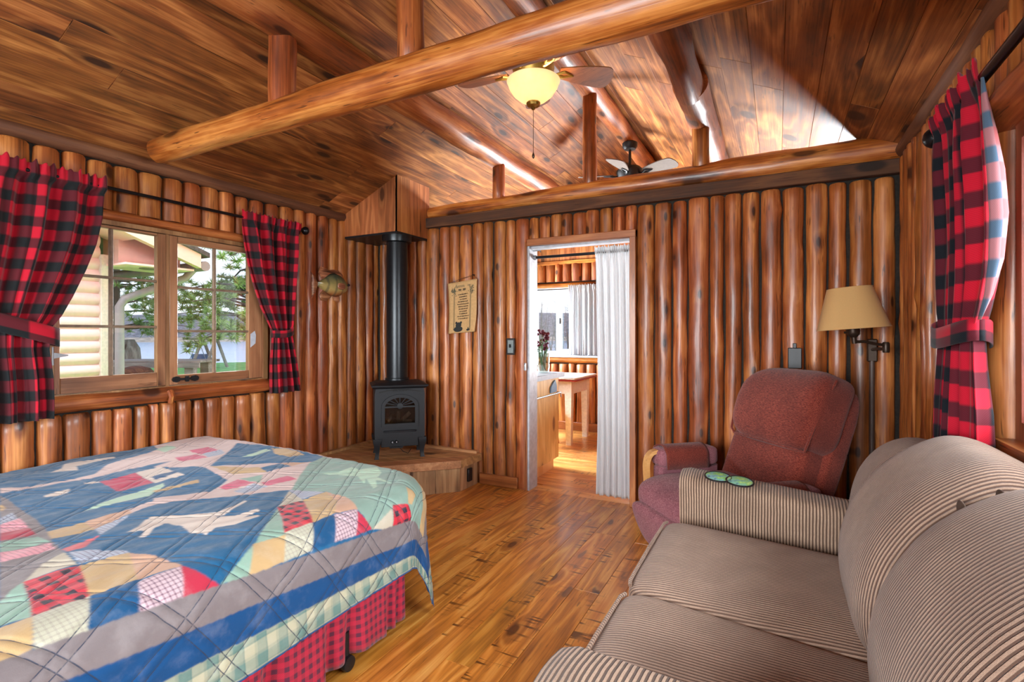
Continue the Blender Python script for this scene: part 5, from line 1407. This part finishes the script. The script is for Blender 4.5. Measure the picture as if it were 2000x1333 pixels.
col = qt.mix(qt.math('MULTIPLY', pp.outputs[2], qt.math('MULTIPLY', pl2, .22)), col, lin(74, 110, 106))
# stitched lines, in pairs on both diagonals
qa = qt.math('ADD', qt.math('MULTIPLY', us.outputs[0], .83), qt.math('MULTIPLY', us.outputs[1], .56))
qb = qt.math('SUBTRACT', qt.math('MULTIPLY', us.outputs[0], .56), qt.math('MULTIPLY', us.outputs[1], .83))
wob = qt.math('MULTIPLY', qt.math('SUBTRACT', qt.n('ShaderNodeTexNoise', uvn, None, 9.0, 2.0, .5).outputs[0], .5), .012)
ln = None
for q_ in (qa, qb):
    f = qt.math('MULTIPLY', qt.math('FRACT', qt.math('DIVIDE', qt.math('ADD', q_, wob), .19)), .19)
    for o_ in (.08, .11):
        e = qt.range(qt.math('ABSOLUTE', qt.math('SUBTRACT', f, o_)), .0020, .0008)
        ln = e if ln is None else qt.math('MAXIMUM', ln, e)
dash = qt.n('ShaderNodeTexNoise', uvn, None, 60.0, 2.0, .6).outputs[0]
col = qt.mix(qt.math('MULTIPLY', ln, qt.range(dash, .3, .55, .2, .85)), col, lin(44, 54, 74))
fb = qt.n('ShaderNodeTexNoise', uvn, None, 420.0, 2.0, .6).outputs[0]
ag = qt.n('ShaderNodeTexNoise', uvn, None, 14.0, 4.0, .6).outputs[0]
col = qt.mix(qt.range(ag, .45, .75, 0, .08), col, lin(226, 222, 220))
hb = qt.math('SUBTRACT', qt.math('MULTIPLY', fb, .15), ln)
wn = qt.n('ShaderNodeTexNoise', qt.n('ShaderNodeVectorMath', uvn, (34.0, 9.0, 1.0), operation='MULTIPLY').outputs[0], None, 1.0, 3.0, .6).outputs[0]
hb = qt.math('ADD', hb, qt.math('MULTIPLY', wn, 1.4))
qt.bsdf(col, .85, .25, hb, .4, .005, sheen=.12)
qm.materials.append(qt.m)
qo = bpy.data.objects.new('quilt', qm); COL.objects.link(qo)
tag(qo, 'patchwork quilt with blue panels and checked blocks spread over the bed', 'quilt')

bed = empty('bed', (-2.42, .6, 0), 'wide low bed with a red checked skirt under the patchwork quilt', 'bed')
mb = MB(); mb.box(-3.40, -1.45, -1.2, 1.90, .33, .585, c=.08); mb.build('mattress', plain('white_ticking', lin(224, 220, 212), .85), bed)
mb = MB(); mb.box(-3.36, -1.50, -1.2, 1.84, .14, .33, c=.02); mb.build('box_spring', plain('beige_ticking', lin(190, 180, 164), .85), bed)
for x, y in ((-1.53, 1.46), (-3.2, 1.6), (-1.53, -1.0)):
    mb = MB(); mb.tube([(x + .05, y, .05), (x + .05, y, .15)], .014, 10)
    mb.lathe([(.012, -.016), (.028, -.013), (.030, 0), (.028, .013), (.012, .016)], (0, 0, 0), 18, Matrix.Translation((x + .06, y, .032)) @ Matrix.Rotation(PI / 2, 4, 'Y'))
    mb.build('caster', M['iron'], bed)
def skirt_path(u):
    # along the window-facing room side, round the foot corner, along the foot
    L = u * 4.9
    if L < 2.92: return (-1.452, -1.2 + L, 1, 0)
    L -= 2.92
    if L < .25:
        a = L / .25 * PI / 2; return (-1.452 - .16 + .16 * math.cos(a), 1.72 + .16 * math.sin(a), math.cos(a), math.sin(a))
    return (-1.612 - (L - .25), 1.88, 0, 1)
mb = MB(); rk = random.Random(3)
pl = sorted([rk.uniform(0, 1) for _ in range(26)])
def fn(u, v):
    x, y, nx, ny = skirt_path(u)
    d = 0.0
    for q in pl: d += .045 * math.exp(-((u - q) / .006) ** 2)
    d = -d * (.35 + .65 * v) + .012 * v + .006 * math.sin(u * 150) * v
    zb = .045 + .012 * math.sin(u * 60)
    return (x + nx * d, y + ny * d, .345 + (zb - .345) * v)
mb.grid(fn, 620, 8, lambda u, v: (u * 5.6, v * .30))
solid(mb.build('bed_skirt', M['skirt'], bed), .003)

# ================================================================== kitchen seen through the doorway
cab = empty('kitchen_cabinet', (-2.3, 4.3, 0), 'pale pine cabinet end just inside the kitchen doorway', 'cabinet')
mb = MB(); mb.box(-2.6, -1.90, YB + .16, 4.66, .10, .885, c=.003); mb.build('side_panel', M['pine'], cab)
mb = MB(); mb.box(-2.58, -1.93, YB + .2, 4.60, 0, .10); mb.build('toe_kick', M['pine'], cab)
ct = MB(); ct.box(-2.62, -1.862, YB + .12, 4.71, .885, .927, c=.004)
o = ct.build('countertop', M['counter']); tag(o, 'grey laminate worktop on the pine kitchen cabinet', 'worktop')
mb = MB(); mb.box(-1.861, -1.856, YB + .12, 4.712, .884, .925); mb.build('edge_strip', M['grey_board'], o)
tb = empty('towel_bar', (-1.88, 4.4, .73), 'small steel towel bar on the pine cabinet side', 'towel bar')
mb = MB(); mb.tube([(-1.862, 4.02, .735), (-1.862, 4.62, .735)], .0075, 8); mb.tube([(-1.90, 4.62, .735), (-1.862, 4.62, .735), (-1.86, 4.622, .69)], .006, 8); mb.tube([(-1.90, 4.1, .735), (-1.862, 4.1, .735)], .006, 8); mb.build('bar', M['chrome'], tb)
mb = MB(); mb.prism([(4.43, .745), (4.58, .745), (4.58, .80), (4.565, .83), (4.545, .86), (4.50, .84), (4.445, .80)], -1.897, -1.885, FY)
o = mb.build('wall_pocket', M['bluetile']); tag(o, 'small blue fish shaped holder on the pine cabinet above the steel bar', 'holder')

kt = empty('kitchen_table', (-2.5, 5.9, 0), 'white enamel kitchen table with a red edge by the window', 'table')
mb = MB(); mb.box(-3.0, -2.05, 5.52, 6.32, .772, .795, c=.008); tp = mb.build('tabletop', M['white'], kt)
mb = MB(); mb.box(-3.005, -2.045, 5.515, 6.325, .752, .773, c=.008); mb.build('red_edge', M['redtrim'], tp)
mb = MB(); mb.box(-2.95, -2.13, 5.60, 5.62, .60, .752); mb.box(-2.95, -2.13, 6.22, 6.24, .60, .752); mb.box(-2.145, -2.125, 5.60, 6.24, .60, .752); mb.box(-2.955, -2.935, 5.60, 6.24, .60, .752); mb.build('apron', M['white'], kt)
for x, y in ((-2.165, 5.64), (-2.165, 6.20), (-2.92, 5.64), (-2.92, 6.20)):
    mb = MB(); mb.loft([[(x + sx * h, y + sy * h, z) for sx, sy in ((-1, -1), (1, -1), (1, 1), (-1, 1))] for z, h in ((.752, .042), (.62, .042), (0, .030))]); recalc(mb.build('leg', M['white'], kt))
ch = empty('bentwood_chair', (-2.52, 5.42, 0), 'bentwood chair with a dark seat tucked by the white kitchen table', 'chair')
mb = MB(); mb.lathe([(.001, .445), (.18, .447), (.19, .44), (.19, .43)], (-2.5, 5.50, 0), 28); mb.build('seat', M['black'], ch)
mb = MB(); mb.tube([(-2.5 + .195 * math.cos(2 * PI * k / 32), 5.5 + .195 * math.sin(2 * PI * k / 32), .43) for k in range(33)], .017, 8); mb.build('seat_ring', M['bent'], ch)
for sx in (-1, 1):
    for sy in (-1, 1):
        mb = MB(); mb.tube([(-2.5 + sx * .13, 5.5 + sy * .13, .43), (-2.5 + sx * .155, 5.5 + sy * .155, .22), (-2.5 + sx * .18, 5.5 + sy * .18, 0)], .014, 8); mb.build('leg', M['bent'], ch)
mb = MB(); mb.tube([(-2.5 + .14 * math.cos(2 * PI * k / 32), 5.5 + .14 * math.sin(2 * PI * k / 32), .24) for k in range(33)], .010, 8)
mb.tube([(-2.5 + .16, 5.36, .41), (-2.5 + .15, 5.36, .30), (-2.5 + .13, 5.36, .2)], .009, 8); mb.build('hoop_stretcher', M['bent'], ch)
mb = MB(); mb.tube([(-2.62, 5.33, .43), (-2.66, 5.29, .7), (-2.6, 5.27, .86), (-2.5, 5.265, .9), (-2.4, 5.27, .86), (-2.34, 5.29, .7), (-2.38, 5.33, .43)], .014, 8); mb.build('backrest', M['bent'], ch)

vs = empty('flower_vase', (-2.005, 4.53, .928), 'clear glass vase on the grey kitchen worktop', 'vase')
mb = MB(); mb.lathe([(.03, .93), (.055, .935), (.062, .99), (.06, 1.05), (.064, 1.12), (.062, 1.12), (.057, 1.05), (.058, .99), (.05, .945), (.001, .94)], (-2.005, 4.53, 0), 24, cap0=True); mb.build('glass', M['vase'], vs)
fl = empty('flower_bunch', (-2.005, 4.53, .95), 'bunch of dried burgundy flowers and green stems standing in the glass vase', 'flowers')
gm = plain('flower_stem_green', lin(98, 130, 84), .7); rm = plain('burgundy_petals', lin(112, 44, 62), .8, noise_amt=.3)
rf = random.Random(12)
for i in range(16):
    mb = MB(); mp = MB()
    a = rf.uniform(0, 2 * PI); sp_ = rf.uniform(.02, .13); h = rf.uniform(1.16, 1.36)
    p0 = Vector((-2.005 + .02 * math.cos(a + 2), 4.53 + .02 * math.sin(a + 2), .95)); p2 = Vector((-2.005 + sp_ * math.cos(a), 4.53 + sp_ * math.sin(a), h))
    mb.tube([p0, (p0 + p2) / 2, p2], .0030, 5)
    for q in range(5):
        c = p0.lerp(p2, rf.uniform(.55, .9)); d = Vector((rf.uniform(-1, 1), rf.uniform(-1, 1), rf.uniform(0, 1))).normalized() * .045; w = d.cross(Vector((0, 0, 1))) * .22
        mb.add([c, c + d * .5 + w, c + d, c + d * .5 - w], [(0, 1, 2, 3)])
    sm_ = mb.build('flower_stem', gm, fl)
    for q in range(5):
        r = rf.uniform(.011, .019); mp.pillow(p2 + Vector((rf.gauss(0, .008), rf.gauss(0, .008), rf.gauss(0, .012))), (r, r, r * .7), 1.0, nu=7, nv=5)
    mp.build('flower_head', rm, sm_)

# ================================================================== outside
def wd(px, w):   # a bearing (tangent to the right of the view axis) and a distance along it -> ground position
    return (w * (px * .8879 - .4600), w * (px * .4600 + .8879))
lawn = plain('lawn_grass', lin(88, 150, 66), .95, noise_amt=.3, scale=3.0)
GZ = -.35
mb = MB()
import itertools
rows_ = []
for i, w in enumerate([0, 4, 8, 12, 18, 26, 34, 39]):
    rows_.append([(-70 + 140 * k / 20, 0, 0) for k in range(21)])
vs, fs = [], []
R_ = 38.0
seg = 48
rg = [0.01, 6, 12, 20, 30, 36, 38.5]
mb.loft([[(r * math.cos(2 * PI * k / seg), r * math.sin(2 * PI * k / seg), (-.28 if r < 34 else -.28 - (r - 34) * .09) + (.06 * nz(r * .3, k, 3) if r > 5 else 0)) for k in range(seg)] for r in rg], True, True, False)
o = mb.build('lawn', lawn, kind='structure')
wt = NT('lake_water')
wn = wt.n('ShaderNodeTexNoise', wt.coords('Object'), None, .8, 3.0, .5).outputs[0]
wt.bsdf(wt.mix(wn, lin(150, 176, 204), lin(186, 206, 226)), .18, .5, wn, .2, .2)
mb = MB(); mb.lathe([(37, -.6), (170, -.6)], (0, 0, 0), 64, cap0=False, cap1=False); mb.build('lake', wt.m, kind='structure')
ht = NT('bare_wooded_hills')
hn = ht.n('ShaderNodeTexNoise', ht.n('ShaderNodeVectorMath', ht.coords('Object'), (1, 1, .35), operation='MULTIPLY').outputs[0], None, .9, 5.0, .7).outputs[0]
ht.bsdf(ht.ramp(hn, [(.3, lin(98, 96, 96)), (.5, lin(140, 136, 138)), (.7, lin(172, 164, 160))]), 1.0, .1)
mb = MB(); seg = 220
def hh(k, f):
    a = 2 * PI * k / seg
    return (2.2 + 9.5 * (.5 + .5 * math.sin(a * 3 + 1.2)) + 3.5 * nz(math.cos(a) * 4, math.sin(a) * 4, 2) + 1.1 * nz(k * .9, 3, 7)) * f
mb.loft([[(r * math.cos(2 * PI * k / seg), r * math.sin(2 * PI * k / seg), -.7 + hh(k, f) if f > 0 else -.7) for k in range(seg)] for r, f in ((150, 0), (152, .12), (158, .5), (172, 1.0), (190, 1.1))], True, False, False)
mb.build('hills', ht.m, kind='structure')
st_ = plain('pale_shore_stones', lin(186, 166, 146), .95, noise_amt=.3, scale=.6)
mb = MB(); mb.lathe([(146, -.7), (149, .2), (151, .5)], (0, 0, 0), 96, cap0=False, cap1=False); mb.build('shore', st_, kind='structure')

# neighbouring cabin with rounded lap siding
sid = plain('cream_pink_siding', lin(244, 202, 196), .6, noise_amt=.02)
nb = empty('neighbor_cabin', (-6.3, 1.0, -.3), 'pale pink cabin with rounded siding just outside the window', 'cabin')
mb = MB(); rings = []
prof = []
z = -.3
while z < 2.75:
    for k in range(7):
        a = PI * k / 6; prof.append((.030 * math.sin(a) ** .8, z + .118 * k / 6))
    z += .118
mb.grid(lambda u, v: (-6.05 + prof[min(len(prof) - 1, int(round(v * (len(prof) - 1))))][0], -5 + 7.66 * u, prof[min(len(prof) - 1, int(round(v * (len(prof) - 1))))][1]), 2, len(prof) - 1)
mb.box(-9, -6.06, -5, 2.66, -.3, 2.74)
mb.build('siding_wall', sid, nb)
mb = MB(); mb.box(-6.08, -6.0, 2.655, 2.76, -.3, 2.1, c=.005); mb.build('corner_board', plain('cream_corner_board', lin(226, 208, 194), .6), nb)
fas = plain('pink_fascia', lin(240, 200, 184), .55, noise_amt=.02)
mb = MB()
ra = lambda y: 2.02 + (3.40 - y) * .36
FYX = lambda a, b, d: (d, a, b)
mb.prism([(-4, ra(-4)), (3.40, ra(3.40)), (3.40, ra(3.40) + .16), (-4, ra(-4) + .16)], -5.62, -5.58, FYX)
mb.prism([(-4, ra(-4)), (3.40, ra(3.40)), (3.40, ra(3.40) + .14), (-4, ra(-4) + .14)], -5.66, -5.62, FYX)
mb.build('rake_fascia', fas, nb)
mb = MB(); mb.box(-6.2, -5.64, 2.70, 3.36, 1.985, 2.005); mb.box(-6.2, -5.9, 2.76, 3.36, 2.0, 2.42); mb.prism([(-4, ra(-4) + .01), (2.8, ra(2.8) + .01), (2.8, ra(2.8) + .05), (-4, ra(-4) + .05)], -6.1, -5.66, FYX)
mb.build('soffit', sid, nb)
mb = MB(); mb.prism([(-4, ra(-4) + .16), (3.48, ra(3.48) + .15), (3.48, ra(3.48) + .20), (-4, ra(-4) + .21)], -9, -5.55, FYX); mb.build('roof', plain('dark_shingles', lin(84, 76, 72), .9, noise_amt=.3, scale=30), nb)
mb = MB(); mb.lathe([(.075, 1.974), (.085, 1.98), (.085, 1.986)], (-5.82, 3.0, 0), 24); mb.build('eave_vent', plain('dark_vent', lin(120, 110, 104), .6), nb)
dsm = plain('grey_downspout', lin(142, 134, 138), .45, noise_amt=.03)
mb = MB(); mb.tube([(-5.80, 3.44, 2.02), (-5.84, 3.38, 1.92), (-5.93, 2.92, 1.70), (-5.955, 2.84, 1.66), (-5.965, 2.80, 1.58), (-5.965, 2.80, -.25)], .042, 10); mb.build('downspout', dsm, nb)
mb = MB(); mb.tube([(-9, 3.46, 2.05), (-5.6, 3.46, 2.05)], .055, 10); mb.build('gutter', dsm, nb)

# picnic table, rubbish tub, stump, swing
gw = wood('weathered_grey_timber', lin(104, 92, 84), lin(150, 138, 128), lin(182, 170, 160), 'X', rough=.85, ring=5, knots=.2, blotch=.3, coat=0)
def at_(u, w): return wd(u, w)
c = at_(-.68, 11.0); rz = math.atan2(.46, .8879)
pt = empty('picnic_table', (c[0], c[1], -.3), 'weathered grey picnic table on the lawn by the lake', 'table', rz=rz)
for k in range(3):
    mb = MB(); mb.box(-1.0, 1.0, -.36 + k * .25, -.13 + k * .25, 1.00, 1.05, c=.008); mb.build('top_plank', gw, pt, local=True)
mb = MB(); mb.box(-1.0, 1.0, -.40, -.36, .90, 1.0); mb.build('apron', gw, pt, local=True)
for x in (-.75, .75):
    mb = MB(); mb.box(x - .09, x + .09, -.34, -.20, 0, .98); mb.box(x - .09, x + .09, .2, .34, 0, .98); mb.build('leg', gw, pt, local=True)
c = at_(-.735, 10.2)
mb = MB(); mb.lathe([(.26, -.30), (.30, .55), (.24, .62), (.1, .66), (.01, .67)], (c[0], c[1], 0), 24); o = mb.build('planter_tub', M['plate'])
tag(o, 'dark round topped tub in front of the picnic table', 'tub')
c = at_(-.747, 14.0)
mb = MB(); mb.tube([(c[0], c[1], -.3), (c[0] + .05, c[1], .4), (c[0], c[1], .9), (c[0] - .02, c[1], 1.15)], [.34, .26, .24, .12], 12); o = mb.build('tree_stump', wood('grey_bark', lin(70, 64, 58), lin(124, 114, 104), lin(160, 150, 138), 'Z', rough=.95, ring=4, knots=.4, coat=0, blotch=.6))
tag(o, 'tall grey weathered stump at the lake edge beyond the downspout', 'stump')
sw_ = empty('garden_swing', (*at_(-.595, 24.0), -.5), 'wooden A-frame garden swing with a blue seat by the lake', 'swing')
c = at_(-.60, 24.0); dx, dyy = .8879, .46
def sl(a, z, b=0): return (c[0] + dx * a - dyy * b, c[1] + dyy * a + dx * b, z)
for a in (-.1, .55):
    for b in (-.5, .5):
        mb = MB(); mb.tube([sl(a + b * .6, -.5, b), sl(a, 1.15, 0)], .07, 8); mb.build('leg', gw, sw_)
mb = MB(); mb.tube([sl(-1.0, 1.1), sl(.9, 1.1)], .07, 8); mb.build('crossbar', gw, sw_)
mb = MB(); mb.box(-.75, .1, -.25, .25, .0, .10, Matrix.Translation((c[0], c[1], .0)) @ Matrix.Rotation(rz, 4, 'Z')); mb.box(-.75, .1, .2, .26, .1, .36, Matrix.Translation((c[0], c[1], .0)) @ Matrix.Rotation(rz, 4, 'Z')); mb.build('seat', plain('blue_swing_seat', lin(84, 116, 150), .7), sw_)
mb = MB()
for a in (-.7, .05): mb.tube([sl(a, .1), sl(-.33, 1.1)], .014, 6)
mb.build('chain', M['chrome'], sw_)

# pines whose boughs hang in the view
nd1 = plain('pine_needles', lin(150, 176, 104), .9, noise_amt=.35, scale=2.0); bark = wood('pine_bark', lin(60, 52, 46), lin(100, 90, 82), lin(138, 126, 116), 'Z', rough=.95, ring=3, knots=.3, coat=0, blotch=.6)
def pine(c, label, h0, h1, boughs, seed, reach, mat, trunk_r=.17, top=9.0, zone=None):
    r = random.Random(seed)
    t = empty('pine_tree', (c[0], c[1], -.3), label, 'tree')
    mb = MB(); mb.tube([(c[0], c[1], -.35), (c[0] + .1, c[1], 3), (c[0] - .05, c[1] + .1, 6), (c[0], c[1], top)], [trunk_r, trunk_r * .8, trunk_r * .5, .03], 10); mb.build('trunk', bark, t)
    ml, mbr = MB(), MB()
    for i in range(boughs):
        z = r.uniform(h0, h1); a = r.uniform(0, 2 * PI); L = reach * r.uniform(.5, 1.0)
        p0 = Vector((c[0], c[1], z)); p2 = p0 + Vector((math.cos(a) * L, math.sin(a) * L, r.uniform(-.35, .3)))
        pm = (p0 + p2) / 2 + Vector((0, 0, .15))
        mbr.tube([p0, pm, p2], [.035, .022, .008], 5)
        for q in range(int(7 + L * 5)):
            f = r.uniform(.3, 1.05); b = p0.lerp(p2, f) + Vector((r.gauss(0, .22), r.gauss(0, .22), r.gauss(.05, .13)))
            for s in range(36):
                d = Vector((r.gauss(0, 1), r.gauss(0, 1), r.gauss(.35, .7))).normalized() * r.uniform(.12, .22)
                w = d.cross(Vector((r.gauss(0, 1), r.gauss(0, 1), r.gauss(0, 1)))).normalized() * .015
                ml.add([b - w, b + w, b + d], [(0, 1, 2)])
    mbr.build('branches', bark, t); ml.build('foliage', mat, t, sharp=180)
pine(at_(-.50, 12.5), 'broad green pine whose boughs hang over the lakeside lawn', 1.2, 6.0, 60, 5, 2.6, nd1)
pine(at_(-.78, 15.0), 'pine standing behind the pink cabin corner', 1.4, 6.5, 56, 6, 2.4, plain('pine_needles_pale', lin(160, 182, 120), .9, noise_amt=.35, scale=2.0))
# bare thicket beyond the kitchen window
twig = plain('pale_grey_twigs', lin(156, 148, 146), .95, noise_amt=.2, scale=3)
def thicket(u, w, n, seed, label):
    r = random.Random(seed); c = wd(u, w)
    t = empty('bare_tree', (c[0], c[1], -.4), label, 'tree')
    mb = MB()
    for i in range(n):
        x, y = c[0] + r.gauss(0, 1.0), c[1] + r.gauss(0, .6); h = r.uniform(1.6, 4.2)
        p = Vector((x, y, -.4)); tip = p + Vector((r.gauss(0, .3), r.gauss(0, .2), h))
        mb.tube([p, p.lerp(tip, .5) + Vector((r.gauss(0, .08), 0, 0)), tip], [.035, .022, .005], 4)
        for k in range(12):
            f = r.uniform(.2, .95); b = p.lerp(tip, f); mb.tube([b, b + Vector((r.gauss(0, .4), r.gauss(0, .3), r.uniform(.2, .7)))], [.010, .003], 3)
    mb.build('branches', twig, t)
for i, (u, w, n) in enumerate(((.060, 27, 30), (.125, 32, 34), (.195, 37, 30))):
    thicket(u, w, n, 60 + i, ['bare grey thicket seen through the left kitchen pane', 'bare grey thicket seen through the sliding kitchen pane', 'bare grey thicket behind the lace cafe curtain'][i])

# ================================================================== light
wld = bpy.data.worlds.new('sky'); SC.world = wld; wld.use_nodes = True
nt = wld.node_tree
bgn = nt.nodes['Background']
tc = nt.nodes.new('ShaderNodeTexCoord'); sx = nt.nodes.new('ShaderNodeSeparateXYZ'); rp = nt.nodes.new('ShaderNodeValToRGB')
nt.links.new(tc.outputs['Generated'], sx.inputs[0]); nt.links.new(sx.outputs[2], rp.inputs[0]); nt.links.new(rp.outputs[0], bgn.inputs[0])
rp.color_ramp.elements[0].position = 0.0; rp.color_ramp.elements[0].color = lin(226, 234, 246)
rp.color_ramp.elements[1].position = .5; rp.color_ramp.elements[1].color = lin(196, 216, 244)
bgn.inputs[1].default_value = SKY

def area(name, loc, target, sx_, sy_, power, col):
    l = bpy.data.lights.new(name, 'AREA'); l.shape = 'RECTANGLE'; l.size, l.size_y = sx_, sy_; l.energy = power; l.color = col[:3]
    o = bpy.data.objects.new(name, l); COL.objects.link(o); o.location = loc
    o.rotation_euler = (Vector(target) - Vector(loc)).to_track_quat('-Z', 'Y').to_euler()
    return o
DAY = (.93, .97, 1.0)
for nm_, loc, tg_, a_, b_, pw_ in LIGHTS: area(nm_, loc, tg_, a_, b_, pw_, DAY)
for s in (-1, 1):
    l = bpy.data.lights.new('fan_bulb', 'POINT'); l.energy = BULB; l.color = (1.0, .80, .52); l.shadow_soft_size = .03
    o = bpy.data.objects.new('fan_bulb', l); COL.objects.link(o); o.location = (fx + s * .062, fy - .02, zb - .022)

# ================================================================== camera
cam = bpy.data.cameras.new('camera'); cam.lens = 18.0; cam.sensor_width = 36.0; cam.shift_y = -.00675; cam.clip_start = .02; cam.clip_end = 500
co = bpy.data.objects.new('camera', cam); COL.objects.link(co)
co.location = (0, 0, 1.3); co.rotation_euler = (PI / 2, 0, math.radians(27.384))
SC.camera = co
SC.view_settings.view_transform = 'Standard'; SC.view_settings.look = 'None'; SC.view_settings.gamma = 1.0
SC.view_settings.use_curve_mapping = False; SC.view_settings.exposure = EXPO
cy_ = SC.cycles
cy_.max_bounces = 8; cy_.diffuse_bounces = 5; cy_.glossy_bounces = 3; cy_.transmission_bounces = 4; cy_.transparent_max_bounces = 12
cy_.caustics_reflective = False; cy_.caustics_refractive = False; cy_.sample_clamp_indirect = 6.0
cy_.use_denoising = True
